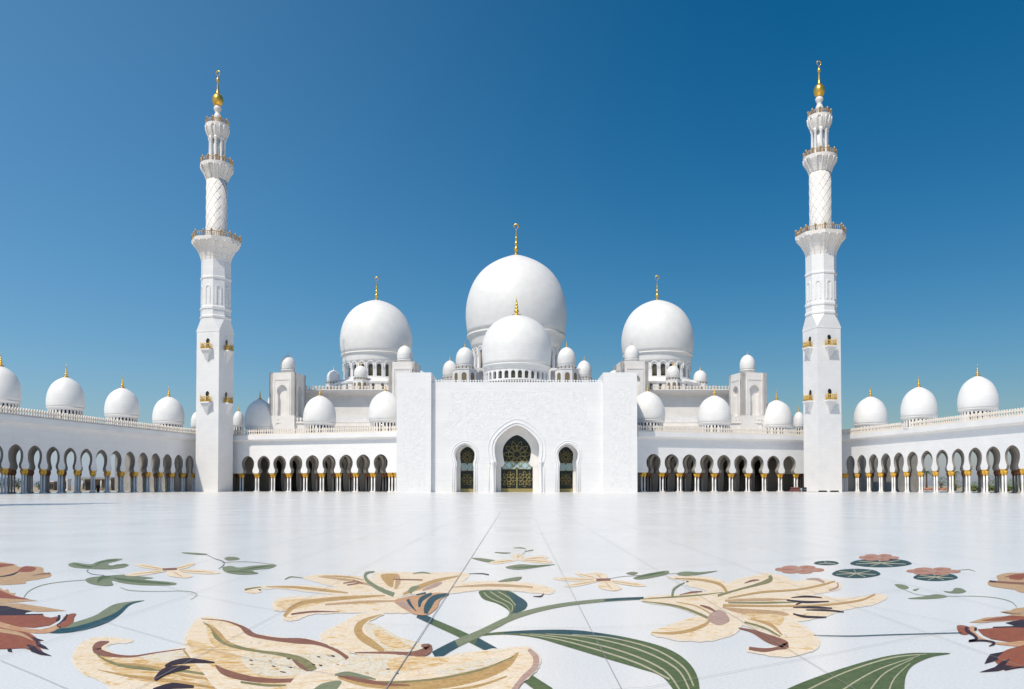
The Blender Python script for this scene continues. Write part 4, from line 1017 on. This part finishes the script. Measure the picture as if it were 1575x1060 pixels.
for a, w in (([(1217, 919), (1240, 917.5), (1264, 919)], [1, 3, 1.5]), ([(1210, 923), (1240, 926), (1275, 925)], [2, 3.5, 1.5]), ([(1224, 930), (1234, 926)], [2, 2]), ([(1220, 934), (1250, 934), (1280, 935.5)], [1.5, 3.5, 2]), ([(1240, 938), (1270, 938.5), (1298, 941)], [1.5, 3, 1.5]), ([(1220, 944), (1240, 948.5), (1271, 949)], [2, 3.5, 1.5])): l3.line('anther', 'plum', a, w)
l3.line('thin_stem', 'teal', [(1252, 977), (1310, 978), (1370, 976), (1480, 973)], [1.6, 2.2, 2.2, 2])
# --- rust flowers at both edges
f1 = Inlay('inlaid_tulip', (30, 955), 'rust and plum ragged flower cut by the left edge of the picture', IC, 'rust flowers inlaid in the floor')
f1.poly('petal', 'tan', [(-20, 930), (30, 928), (70, 934), (102, 939.5), (60, 941), (20, 938), (-20, 940)], False)
f1.poly('petal', 'tan', [(-20, 902), (-2, 903), (6, 908), (12, 906), (15, 912), (24, 912), (22, 916), (40, 921), (58, 924), (40, 925), (20, 927), (-20, 930)], False)
f1.poly('petal_shade', 'rust', [(-20, 904), (0, 908), (20, 916), (45, 922), (0, 920), (-20, 918)])
f1.poly('petal_shade', 'plum', [(-20, 931), (10, 932), (25, 936), (50, 940), (40, 942), (36, 946), (10, 946), (-20, 945)], False)
f1.poly('petal_throat', 'orange', [(-20, 950), (20, 962), (60, 968), (92, 958), (97, 950), (100, 948), (98, 960), (88, 968), (70, 974), (30, 972), (-20, 964)])
f1.poly('petal', 'rust', [(-20, 946), (30, 945.5), (66, 944), (68, 948), (78, 950), (88, 948), (89, 955), (76, 962), (52, 965.5), (30, 964), (-20, 953)], False)
f1.line('petal_edge', 'plum', [(-20, 946), (30, 945.5), (66, 945)], [2, 2, 2]); f1.line('petal_edge', 'plum', [(91, 946), (90, 952), (86, 955)], [4, 4, 2]); f1.line('petal_edge', 'plum', [(104, 945), (102, 950), (94, 957), (88, 962), (94, 966)], [4, 5, 2.5, 2, 2])
f1.poly('petal', 'rust', [(106, 945), (117, 944), (114, 950), (112, 957), (100, 965), (90, 962), (100, 955)])
f1.poly('petal', 'rust', [(-20, 964), (20, 969), (42, 973), (55, 980), (62, 988), (60, 994), (66, 1004), (50, 1001), (36, 997), (10, 998), (-20, 995)])
for q in ([(48, 979.5), (68, 985), (58, 986), (60, 989), (70, 994), (75, 999), (64, 997), (56, 993), (55, 987)], [(40, 991), (52, 993), (60, 1000), (80, 1009), (62, 1007), (48, 1002)], [(11, 998), (17, 997), (19, 1003), (12, 1002)]): f1.poly('petal_tip', 'plum', q, False)
f1.line('petal_fold', 'tan', [(-10, 968), (30, 975), (50, 985)], [6, 5, 1]); f1.line('petal_fold', 'orange', [(-10, 955), (30, 966), (60, 969)], [3, 3, 2])
f2 = Inlay('inlaid_tulip', (1560, 980), 'rust and plum ragged flower cut by the right edge of the picture', IC, 'rust flowers inlaid in the floor')
f2.poly('petal', 'tan', [(1538, 941), (1552, 939), (1546, 943), (1560, 936), (1600, 931), (1600, 948), (1560, 946)], False)
f2.poly('petal', 'tan', [(1490, 957.5), (1515, 950), (1540, 948), (1570, 945), (1600, 944), (1600, 954), (1550, 955), (1510, 958)], False)
f2.poly('petal_shade', 'rust', [(1510, 955), (1540, 949), (1560, 947), (1600, 951), (1560, 954)]); f2.poly('petal_shade', 'plum', [(1546, 958), (1570, 953), (1600, 952), (1600, 968), (1565, 965), (1556, 961)], False)
f2.poly('petal_throat', 'orange', [(1490, 966), (1500, 964), (1500, 972), (1515, 983), (1545, 988), (1600, 983), (1600, 995), (1550, 993), (1520, 988), (1502, 980)])
f2.poly('petal', 'rust', [(1503, 968), (1527, 966), (1530, 964), (1560, 965), (1600, 964), (1600, 984), (1550, 987), (1525, 983), (1512, 977)], False)
f2.poly('petal', 'rust', [(1472, 962.5), (1490, 964), (1490, 975), (1477, 975)])
f2.line('petal_edge', 'plum', [(1527, 965), (1560, 964), (1600, 965)], [2, 2, 4])
f2.line('petal_edge', 'plum', [(1487, 964), (1487, 970), (1498, 977), (1502, 983), (1490, 986), (1510, 985), (1525, 987), (1529, 990), (1521, 994)], [5, 5, 4, 4, 3, 3, 3, 4, 1]); f2.line('petal_edge', 'plum', [(1501, 965), (1500, 970)], [4, 4])
f2.poly('petal', 'rust', [(1530, 1015), (1540, 1004), (1560, 996), (1600, 990), (1600, 1025), (1565, 1026), (1545, 1030), (1538, 1024)])
f2.poly('petal_tip', 'plum', [(1523, 1006), (1545, 1002), (1534, 1011), (1536, 1015), (1514, 1021), (1518, 1013)], False); f2.poly('petal_tip', 'plum', [(1506, 1034), (1530, 1026), (1540, 1018), (1554, 1013), (1546, 1023), (1560, 1025), (1535, 1032)], False)
f2.line('petal_edge', 'plum', [(1545, 1030), (1570, 1026), (1600, 1024)], [3, 2, 3])
for nm, pts, bl, lab in (('a', [(-20, 866), (18, 867), (30, 872), (48, 871), (65, 873), (68, 880), (78, 882), (77, 887), (60, 891), (40, 894), (35, 898), (-20, 897)], [(28, 878), (38, 871), (55, 873), (50, 879), (34, 880)], 'small tan flower with a red brown heart at the left edge above the rust flower'),
                      ('b', [(1521, 893), (1535, 893), (1533, 886), (1548, 881.5), (1570, 881), (1600, 881), (1600, 912), (1570, 911), (1560, 907), (1538, 904), (1521, 900)], [(1552, 888), (1563, 883), (1576, 887), (1570, 892), (1556, 891)], 'small tan flower with a red brown heart at the right edge above the rust flower')):
    q = Inlay('inlaid_rose', bl[0], lab, IC, 'small tan flowers inlaid in the floor')
    q.poly('petal', 'tan', pts, True); q.poly('heart', 'rust', bl)
    dx = bl[0][0]-28
    if nm == 'a':
        q.poly('petal_shade', 'rust', [(-20, 867), (10, 867), (22, 869), (0, 873), (-20, 875)]); q.line('petal_edge', 'plum', [(-5, 888), (18, 884), (29, 879)], [1, 2.5, 1.5]); q.line('petal_fold', 'orange', [(0, 882), (20, 878), (28, 876)], [4, 5, 2]); q.line('petal_fold', 'brown', [(50, 885), (65, 883), (77, 882)], [1, 2, 3])
    else:
        q.line('petal_edge', 'brown', [(1522, 894), (1545, 896), (1600, 899)], [3, 3, 4]); q.line('petal_edge', 'plum', [(1522, 894), (1532, 895)], [2.5, 2]); q.line('petal_fold', 'rust', [(1545, 888), (1560, 885), (1580, 884)], [1, 3, 4])
# --- long teal leaf at left, thin stems
lt = Inlay('inlaid_leaf', (140, 950), 'slender teal and grey green leaf beside the rust flower at the left', IC, 'long leaves inlaid in the floor')
lt.poly('leaf_blade', 'teal', [(64, 969), (75, 966), (95, 967), (110, 960), (145, 950), (160, 940), (176, 931), (195, 926.5), (222, 923.5), (206, 928), (197, 933), (186, 944), (170, 955), (145, 965), (110, 972.5), (80, 974)])
lt.poly('leaf_shade', 'sage', [(90, 966), (96, 961), (115, 957), (145, 947), (160, 938), (176, 929.5), (198, 925.5), (215, 924), (196, 929), (184, 938), (168, 947), (140, 957), (110, 965)])
ls = Inlay('inlaid_spray', (260, 885), 'spray of sage green leaves with a pale star flower on the far left', IC, 'star flowers inlaid in the floor')
ls.line('thin_stem', 'sage', [(36, 920), (45, 909), (65, 900), (95, 895), (132, 892)], [2, 2, 1.8, 1.5, 1.2]); ls.line('thin_stem', 'teal', [(136, 876), (134, 879), (142, 883), (160, 885)], [1.5, 1.8, 1.5, 1])
ls.poly('leaf', 'sage', [(105, 868), (115, 865), (128, 867), (140, 868), (150, 864), (168, 860), (188, 859.5), (182, 862.5), (166, 867), (174, 870), (190, 867), (198, 869), (190, 873), (170, 875.5), (150, 875.5), (125, 874), (110, 872)])
ls.line('leaf_fold', 'green', [(112, 867), (130, 871), (142, 872)], [1, 3, 2]); ls.line('leaf_fold', 'green', [(146, 872), (155, 865), (180, 861)], [1, 2.5, 2]); ls.line('leaf_fold', 'green', [(170, 872), (180, 869), (194, 869)], [1, 1.6, 1])
ls.poly('leaf', 'sage', [(131, 892), (140, 888), (160, 886), (190, 884), (215, 886.5), (236, 889), (222, 891.5), (268, 896), (264, 900), (220, 900), (190, 897), (172, 893), (174, 900), (160, 901), (140, 898)])
ls.line('leaf_fold', 'green', [(150, 896), (156, 889), (170, 887)], [2, 6, 2]); ls.line('leaf_fold', 'green', [(175, 889), (200, 893), (262, 898)], [2, 4, 2])
ls.star(262, 877, [(207, 868), (300, 867), (192, 885), (340, 881), (284, 889)], 'cream'); ls.line('stamens', 'brown', [(250, 876), (272, 875)], 3.5)
ls.poly('leaf', 'sage', [(342, 873), (355, 870.5), (368, 873), (392, 870), (424, 868.5), (415, 874), (388, 877), (397, 882), (370, 883.5), (348, 880)]); ls.line('leaf_fold', 'green', [(370, 877), (395, 873), (418, 870)], [1, 2.5, 1]); ls.line('leaf_fold', 'green', [(350, 879), (370, 879), (392, 881)], [1, 2, 1])
ls.poly('leaf', 'sage', [(345, 859), (352, 856.5), (364, 857), (368, 860), (352, 862)]); ls.line('leaf', 'sage', [(280, 850), (300, 851.5), (318, 852.5)], [1, 2.5, 1.5])
ls.line('tendril', 'teal', [(318, 853), (330, 859), (344, 864), (343, 870), (336, 875)], [.8, 1, 1.8, 1.8, 1]); ls.line('tendril', 'sage', [(342, 865), (380, 864), (422, 868)], [1, .8, .8]); ls.line('tendril', 'sage', [(185, 903), (200, 908), (240, 909.5), (285, 909), (303, 914), (293, 922)], [1, 1.2, 1, 1, 1.2, 1])
s1 = Inlay('inlaid_star_flower', (795, 861), 'small pale star flower with green leaves straight ahead of the entrance', IC, 'star flowers inlaid in the floor')
s1.poly('leaf', 'sage', [(726, 858.5), (740, 858.5), (765, 862.5), (758, 866), (740, 863)]); s1.star(796, 861, [(752, 866), (845, 857), (850, 864.5), (797, 852)], 'cream'); s1.poly('leaf', 'sage', [(778, 872), (800, 868), (825, 869), (854, 868), (825, 873), (800, 876), (785, 875)]); s1.line('leaf', 'green', [(790, 873), (815, 872), (845, 869)], [1, 2, 1])
s1.line('leaf', 'sage', [(761, 849.5), (775, 850.5), (785, 850.5)], [1, 2, 1]); s1.line('leaf', 'sage', [(790, 843), (800, 842.5), (808, 844)], [.8, 1.5, 1]); s1.line('leaf', 'sage', [(808, 848), (820, 846)], [1, 1.4]); s1.line('tendril', 'sage', [(797, 857), (806, 851), (808, 845)], .8)
s2 = Inlay('inlaid_star_flower', (928, 892), 'small pale star flower with leaves on its right, between the two rear lilies', IC, 'star flowers inlaid in the floor')
s2.line('thin_stem', 'sage', [(928, 892), (955, 887), (985, 885), (1042, 882)], [1, 1.2, 1.5, 1]); s2.star(928, 892, [(850, 890), (868, 902), (884, 881.5), (914, 880), (944, 909), (994, 901)], 'cream'); s2.line('stamens', 'brown', [(917, 892), (939, 891.5)], 4)
s2.poly('leaf', 'sage', [(974, 889), (990, 883.5), (1015, 879), (1028, 878), (1026, 883), (1005, 888), (985, 891)]); s2.line('leaf', 'green', [(980, 888), (1000, 884), (1022, 880)], [1, 3, 2]); s2.poly('leaf', 'sage', [(963, 882), (972, 879.5), (981, 881), (974, 884)]); s2.poly('leaf', 'sage', [(1041, 882), (1054, 879), (1075, 880), (1104, 878), (1080, 883), (1058, 886), (1046, 885)])
# --- water lilies, right
for cx_, cy_, rx, ry, lab in ((1317, 882, 37, 7.2, 'round dark pad with pale veins, nearest of the pads right of the pink blossom'), (1355, 866, 47, 6.6, 'largest dark round pad, under a pink blossom'), (1271, 866, 19, 3.4, 'smallest dark round pad, left of the largest one'), (1439, 887.5, 34, 6.2, 'dark round pad under the rightmost pink blossom')):
    w = Inlay('inlaid_lily_pad', (cx_, cy_), lab, IC, 'lily pads inlaid in the floor')
    w.poly('pad', 'pad', [(cx_+rx*math.cos(a)*(1+.03*math.sin(5*a)), cy_+ry*math.sin(a)) for a in [2*PI*i/24 for i in range(24)]])
    for a in ([.3, 1.1, 2.0, 2.9, 3.7, 4.6, 5.5] if rx > 20 else [.5, 2.5, 4.5]): w.line('pad_vein', 'vein', [(cx_, cy_), (cx_+rx*.85*math.cos(a), cy_+ry*.85*math.sin(a))], [1.2, .8])
for cx_, cy_, rx, ry, lab in ((1230, 876, 38, 6.5, 'flat pink blossom left of the dark pads'), (1352, 857.5, 31, 5.5, 'pink blossom resting on the largest dark pad'), (1436, 878.5, 42, 6.0, 'rightmost pink blossom, with a thin tendril')):
    w = Inlay('inlaid_water_lily', (cx_, cy_), lab, IC, 'pink blossoms inlaid in the floor')
    for i, a in enumerate((.15, 1.25, 2.2, 3.2, 4.1, 5.2)):
        tx, ty = cx_+rx*math.cos(a), cy_+ry*math.sin(a); nx, ny = -math.sin(a)*rx*.30, math.cos(a)*ry*.42
        w.poly('petal', 'pink', [(cx_, cy_), (cx_+(tx-cx_)*.55+nx, cy_+(ty-cy_)*.55+ny), (cx_+(tx-cx_)*.9+nx*.8, cy_+(ty-cy_)*.9+ny*.8), (tx, ty), (cx_+(tx-cx_)*.9-nx*.8, cy_+(ty-cy_)*.9-ny*.8), (cx_+(tx-cx_)*.55-nx, cy_+(ty-cy_)*.55-ny)])
        w.line('petal_fold', 'brown' if i % 2 else 'rose', [(cx_+(tx-cx_)*.15, cy_+(ty-cy_)*.15), (cx_+(tx-cx_)*.7, cy_+(ty-cy_)*.7)], [.6, 1.0])
    if cx_ > 1400: w.line('tendril', 'sage', [(1474, 877), (1490, 876), (1500, 879)], [1, 1.4, .8])
    w.poly('heart', 'rose', [(cx_+5*math.cos(a), cy_+1.5*math.sin(a)) for a in [i*PI/3 for i in range(6)]])
sr = Inlay('inlaid_spray', (1440, 915), 'sprig of small sage leaves on a thin curved stem at the far right', IC, 'star flowers inlaid in the floor')
sr.line('thin_stem', 'sage', [(1564, 934), (1556, 926), (1535, 920), (1500, 917), (1455, 917), (1415, 915), (1398, 910), (1388, 905)], [2, 1.8, 1.4, 1.2, 1, 1, 1, 1])
sr.poly('leaf', 'sage', [(1396, 920.5), (1420, 917.5), (1440, 914), (1457, 917), (1446, 920), (1420, 921.5)]); sr.poly('leaf', 'sage', [(1451, 909), (1463, 909.5), (1469, 904.5), (1478, 905), (1486, 909.5), (1476, 912.5), (1460, 912)]); sr.poly('leaf', 'sage', [(1376, 899), (1390, 899.5), (1398, 904), (1387, 906)]); sr.poly('leaf', 'sage', [(1404, 907), (1414, 905), (1408, 908.5)])

# ------------------------------------------------------------------ beyond the arcades
GREEN = [mat('foliage_%d' % i, c, .8, noise=(1.5, 1, c2)) for i, (c, c2) in enumerate((((.035, .075, .02), (.09, .14, .04)), ((.07, .12, .025), (.15, .19, .05)), ((.03, .06, .025), (.06, .10, .04))))]
BARK = mat('bark', (.12, .08, .05), .9)
def leaves(mb, cx_, cy_, cz, rx, rz, n, sz):
    for _ in range(n):
        while True:
            x, y, z = (random.uniform(-1, 1) for _ in range(3))
            r2_ = x*x+y*y+z*z
            if .15 < r2_ < 1: break
        k_ = 1+.25*math.sin(5*math.atan2(y, x)+3*z)
        p = Vector((cx_+x*rx*k_, cy_+y*rx*k_, cz+z*rz))
        a = Vector((random.gauss(0, 1), random.gauss(0, 1), random.gauss(0, .7))).normalized(); b_ = a.orthogonal().normalized()
        s_ = sz*random.uniform(.6, 1.3)
        mb.add([p-a*s_, p+b_*s_*.45, p+a*s_, p-b_*s_*.45], [(0, 1, 2, 3)])
def shrub(px, D, h, r, label, kind, mi, group, name):
    x = at(px, 745, D).x
    e = empty(name, (x, D, -.05), 0, label, kind, group)
    t_ = MB(); t_.tube([(0, 0, 0), (.05, 0, h*.35), (0, .05, h*.6)], [.12*r, .09*r, .04*r], 6)
    for q in range(4): t_.tube([(0, 0, h*.3), (math.cos(q*1.6)*r*.4, math.sin(q*1.6)*r*.4, h*.65)], [.05*r, .02*r], 5)
    t_.build('trunk', BARK, e)
    c = MB(); leaves(c, 0, 0, h*.58, r*1.15, h*.46, int(260*max(1, r*.5)), .22*max(1, r*.4)); c.build('crown', GREEN[mi], e)
def palm(px, D, h, label):
    x = at(px, 745, D).x; e = empty('palm_tree', (x, D, -.05), 0, label, 'palm tree', 'palms beyond the right arcade')
    t_ = MB(); t_.tube([(0, 0, 0), (.05, 0, h*.5), (0, .05, h)], [.32, .24, .22], 8); t_.build('trunk', BARK, e)
    c = MB()
    for q in range(26):
        a = q*2.4; up = random.uniform(-.2, 1.1); L_ = random.uniform(1.9, 2.7); pts = []
        for i in range(8):
            t1_ = i/7; pts.append(Vector((math.cos(a)*L_*t1_, math.sin(a)*L_*t1_, h+up*L_*t1_*.9-1.3*L_*t1_**2*.8)))
        side = Vector((-math.sin(a), math.cos(a), 0))
        for i in range(7):
            for s_ in (1, -1):
                for u in (0, .5):
                    p = pts[i].lerp(pts[i+1], u); d_ = (pts[i+1]-pts[i]).normalized()
                    tip = p+side*s_*.55*(1-i/9)+d_*.35-Vector((0, 0, .18)); c.add([p, p+d_*.10, tip], [(0, 1, 2)])
    c.build('crown', GREEN[0], e)
random.seed(11)
side = 'shrubs and trees beyond the arcades'
for i, (px, D, h, r, mi) in enumerate(((1342, 250, 3.2, 1.6, 1), (1364, 252, 2.8, 1.8, 1), (1405, 240, 4.4, 2.2, 0), (1447, 236, 4.2, 2.4, 0), (1470, 232, 3.0, 1.7, 1), (1503, 226, 2.6, 2.0, 1), (1520, 232, 4.6, 1.8, 0), (1536, 222, 3.2, 2.3, 1), (1560, 216, 3.2, 2.0, 1), (1572, 224, 4.0, 2.2, 0))):
    shrub(px, D, h, r, ['%s seen through the right arcade, %s' % (('dark green bushy tree', 'yellow green shrub')[mi], ('leftmost one', 'second from the left', 'above the first pink bed', 'above the second pink bed', 'right of the pink beds', 'low and wide', 'tall behind the low shrubs', 'wide one near the right edge', 'second from the right edge', 'at the right edge of the picture')[i])][0], 'shrub' if mi else 'tree', mi, side, 'shrub' if mi else 'bushy_tree')
for px, D, h, lab in ((1400, 262, 5.2, 'shorter palm seen through the fifth and sixth arches of the right arcade'), (1425, 255, 5.8, 'palm in the middle of the right arcade'), (1468, 250, 5.4, 'palm further right in the right arcade')): palm(px, D, h, lab)
for i, (px, D, h, r) in enumerate(((3, 300, 4.2, 3.0), (18, 310, 4.6, 3.4), (28, 320, 3.6, 2.4), (60, 300, 3.2, 2.2), (128, 320, 4.2, 2.6), (172, 300, 3.4, 2.6), (182, 330, 4.0, 3.0), (199, 310, 4.6, 2.6), (214, 320, 4.0, 2.4))):
    shrub(px, D, h, r, 'distant dark tree seen through the left arcade, %s' % ('at the picture edge', 'second from the edge', 'third from the edge', 'small, left of the booths', 'left of the brown pavilion', 'just right of the pavilion', 'behind the one beside the pavilion', 'tallest on the right', 'nearest the minaret')[i], 'tree', 2, side, 'distant_tree')
hx0, hx1 = at(1478, 748, 205).x, at(1600, 748, 200).x
e = empty('hedge', ((hx0+hx1)/2, 202, -.05), 0, 'long low clipped hedge seen through the last arches of the right arcade', 'hedge')
m = MB()
for i in range(14): leaves(m, (i-6.5)*(hx1-hx0)/14, 0, .75, (hx1-hx0)/22, .75, 150, .26)
m.build('crown', GREEN[1], e)
m = MB()
for i in range(14): m.tube([((i-6.5)*(hx1-hx0)/14, 0, 0), ((i-6.5)*(hx1-hx0)/14+.1, 0, .7)], .07, 5)
m.build('trunk', BARK, e)
pinkm = mat('pink_blossom', (.62, .22, .18), .8, noise=(3, 1, (.35, .28, .16)))
for i, (px0_, px1_, D) in enumerate(((1398, 1412, 222), (1417, 1437, 218), (1440, 1462, 214))):
    a, b_ = at(px0_, 750, D).x, at(px1_, 750, D).x; e = empty('flower_bed', ((a+b_)/2, D, -.05), 0, 'low bed of pink flowers behind the right arcade, ' + ('leftmost', 'middle', 'rightmost')[i] + ' of three', 'flower bed', 'pink flower beds')
    w = (b_-a)/2; m = MB(); leaves(m, 0, 0, .45, w, .4, 500, .22); m.build('blossom', pinkm, e)
    k_ = MB(); k_.box(-w, w, -w*.8, w*.8, 0, .22); k_.build('kerb', M['warm'], e)
brownw = mat('tan_plaster', (.22, .17, .13), .8, noise=(.6, 1, (.17, .13, .10)))
e = empty('pavilion', (at(148, 745, 250).x, 250, -.05), 0, 'low brown flat roofed pavilion seen through the middle of the left arcade', 'pavilion')
m = MB(); m.box(-4.2, 4.2, 1.0, 6, 0, 3.4); m.build('wall', brownw, e)
m = MB(); m.box(-4.8, 4.8, -.4, 6.4, 3.4, 4.0); m.build('roof', mat('grey_concrete', (.30, .29, .28), .8), e)
m = MB()
for x in (-4.3, -1.5, 1.5, 4.3): m.lathe([(.2, 0), (.18, 3.4)], 10, x, 0)
m.build('post', M['warm'], e)
m = MB(); m.box(-3.6, -1.9, .93, 1.02, 0, 2.6); m.box(2.0, 3.4, .93, 1.02, .8, 2.4); m.build('door', M['dark'], e)
for px, D, w, h, lab in ((97, 240, 1.3, 3.2, 'white framed booth with dark windows, left of the brown pavilion'), (79, 250, .7, 2.6, 'narrow dark kiosk furthest left behind the arcade'), (216, 240, 1.2, 2.9, 'dark kiosk with pale posts near the left minaret')):
    e = empty('booth', (at(px, 745, D).x, D, -.05), 0, lab, 'booth', 'booths beyond the left arcade')
    m = MB(); m.box(-w, w, 0, 2, 0, h); m.build('wall', brownw if w < 1 else M['warm'], e); m = MB(); m.box(-w-.15, w+.15, -.15, 2.15, h, h+.25); m.build('roof', M['warm'], e)
    m = MB(); m.box(-w*.75, -w*.1, -.04, .05, .5, h-.5); m.box(w*.1, w*.75, -.04, .05, .5, h-.5); m.build('window', M['dark'], e)

# ------------------------------------------------------------------ small things in the court
cloth = mat('dark_cloth', (.015, .016, .02), .8); skin = mat('skin', (.42, .25, .17), .6)
def person(px, D, h, label):
    x = at(px, 745, D).x
    e = empty('person', (x, D, 0), R_(25), label, 'person'); k_ = h/1.7
    V = {'pel': (0, 0, .93), 'ch': (0, .01, 1.25), 'nk': (0, .0, 1.46), 'hd': (0, -.02, 1.58), 'top': (0, -.01, 1.68), 'hl': (.09, 0, .88), 'kl': (.10, -.03, .48), 'al': (.10, .02, .07), 'tl': (.11, -.14, .035),
         'hr': (-.09, 0, .88), 'kr': (-.11, .06, .48), 'ar': (-.11, .12, .08), 'tr': (-.12, -.03, .035), 'sl': (.19, .01, 1.40), 'el': (.25, .03, 1.12), 'wl': (.24, -.06, .87), 'fl': (.235, -.09, .77),
         'sr': (-.19, .01, 1.40), 'er': (-.25, .04, 1.12), 'wr': (-.26, -.04, .87), 'fr': (-.255, -.07, .77)}
    Rr = {'pel': .15, 'ch': .16, 'nk': .06, 'hd': .095, 'top': .07, 'hl': .09, 'kl': .06, 'al': .04, 'tl': .035, 'hr': .09, 'kr': .06, 'ar': .04, 'tr': .035, 'sl': .065, 'el': .045, 'wl': .03, 'fl': .02, 'sr': .065, 'er': .045, 'wr': .03, 'fr': .02}
    E = 'pel-ch ch-nk nk-hd hd-top pel-hl hl-kl kl-al al-tl pel-hr hr-kr kr-ar ar-tr ch-sl sl-el el-wl wl-fl ch-sr sr-er er-wr wr-fr'.split()
    names = list(V); me = bpy.data.meshes.new('body'); me.from_pydata([tuple(c*k_ for c in V[n]) for n in names], [tuple(names.index(q) for q in a.split('-')) for a in E], [])
    me.materials.append(skin); o = bpy.data.objects.new('body', me); C.objects.link(o); o.parent = e
    md = o.modifiers.new('skin', 'SKIN')
    for i, n in enumerate(names): me.skin_vertices[0].data[i].radius = (Rr[n]*k_,)*2
    me.skin_vertices[0].data[0].use_root = True
    o.modifiers.new('sub', 'SUBSURF').levels = 1; o.modifiers['sub'].render_levels = 2
    rb = MB(); rb.lathe([(.24, .12), (.25, .5), (.21, .9), (.20, 1.1), (.23, 1.33), (.15, 1.45), (.08, 1.49)], 20)
    for s_ in (1, -1): rb.tube([(s_*.17, 0, 1.40), (s_*.25, .03, 1.13), (s_*.25, -.05, .9)], [.10, .09, .075], 10)
    ro_ = rb.build('robe', cloth, e); ro_.scale = (k_,)*3
    hr = MB(); hr.lathe([(.10, 1.53), (.125, 1.60), (.11, 1.70), (.05, 1.745)], 14, 0, .015); h_ = hr.build('headscarf', cloth, e); h_.scale = (k_,)*3
person(151, 155, 1.72, 'person in dark clothes standing before the columns of the shaded left arcade')
# rolled rug, box and mats by the right minaret
D = 176.5
x0, x1 = at(1215, 750, D).x, at(1231, 750, D).x
rug = MB()
for j, (yy, zz, rr) in enumerate(((0, .30, .29), (.55, .30, .29), (.28, .78, .27))):
    pts = []
    for i in range(40):
        a = i*.55; r_ = rr*(1-.02*i); pts.append((r_*math.cos(a)+yy, r_*math.sin(a)+zz))
    for i in range(39):
        rug.add([(x0+j*.1, D+pts[i][0], pts[i][1]), (x0+j*.1, D+pts[i+1][0], pts[i+1][1]), (x1-j*.1, D+pts[i+1][0], pts[i+1][1]), (x1-j*.1, D+pts[i][0], pts[i][1])], [(0, 1, 2, 3)])
def tagged(o, label, cat, group=None):
    o['label'] = label; o['category'] = cat
    if group: o['group'] = group
    return o
tagged(rug.build('rolled_rugs', mat('rug_red_brown', (.20, .07, .05), .9, noise=(6, 1, (.10, .05, .05)))), 'heap of rolled red brown rugs beside the black case left of the right minaret', 'rugs')
def casebox(px0_, px1_, h, dpt, m1, name, label, cat):
    a, b_ = at(px0_, 750, D).x, at(px1_, 750, D).x; e = empty(name, ((a+b_)/2, D, 0), 0, label, cat); w = (b_-a)/2
    m = MB(); m.box(-w, w, 0, dpt, .06, h*.72); m.build('body', m1, e)
    m = MB(); m.box(-w-.02, w+.02, -.02, dpt+.02, h*.72+.01, h); m.build('lid', m1, e)
    m = MB(); m.tube([(-w*.4, -.03, h*.5), (-w*.4, -.10, h*.52), (w*.4, -.10, h*.52), (w*.4, -.03, h*.5)], .03, 6); m.build('handle', M['cream'], e)
    m = MB()
    for sx in (-w*.8, w*.8):
        for sy in (.1, dpt-.1): m.lathe([(.05, 0), (.05, .06)], 8, sx, sy)
    m.build('foot', M['cream'], e)
casebox(1234.6, 1240.6, 1.0, .6, mat('black_case', (.012, .012, .015), .4), 'equipment_case', 'upright black case at the foot of the right minaret', 'case')
casebox(1231.2, 1233.8, .85, .5, mat('blue_grey_box', (.30, .38, .46), .5), 'storage_box', 'narrow blue grey box between the rugs and the black case', 'box')
for a_, b_, lab in ((1261, 1273, 'folded dark mat on the floor before the right minaret, left one'), (1279, 1291, 'folded dark mat on the floor before the right minaret, right one')):
    Dm = 172.5; a, b2 = at(a_, 753, Dm).x, at(b_, 753, Dm).x; m = MB()
    for i in range(4): m.box(a+.06*i, b2-.05*i, Dm+.05*i, Dm+1.2-.04*i, .003+.085*i, .08+.085*i)
    tagged(m.build('folded_mat', mat('dark_mat', (.02, .025, .03), .8)), lab, 'mat', 'dark mats by the right minaret')
m = MB(); m.tube([(at(x, 750, 174).x, 174+.2*math.sin(x), .03) for x in range(1241, 1262, 2)], .03, 6)
tagged(m.build('cable', cloth), 'black cable lying on the floor between the case and the mats', 'cable')
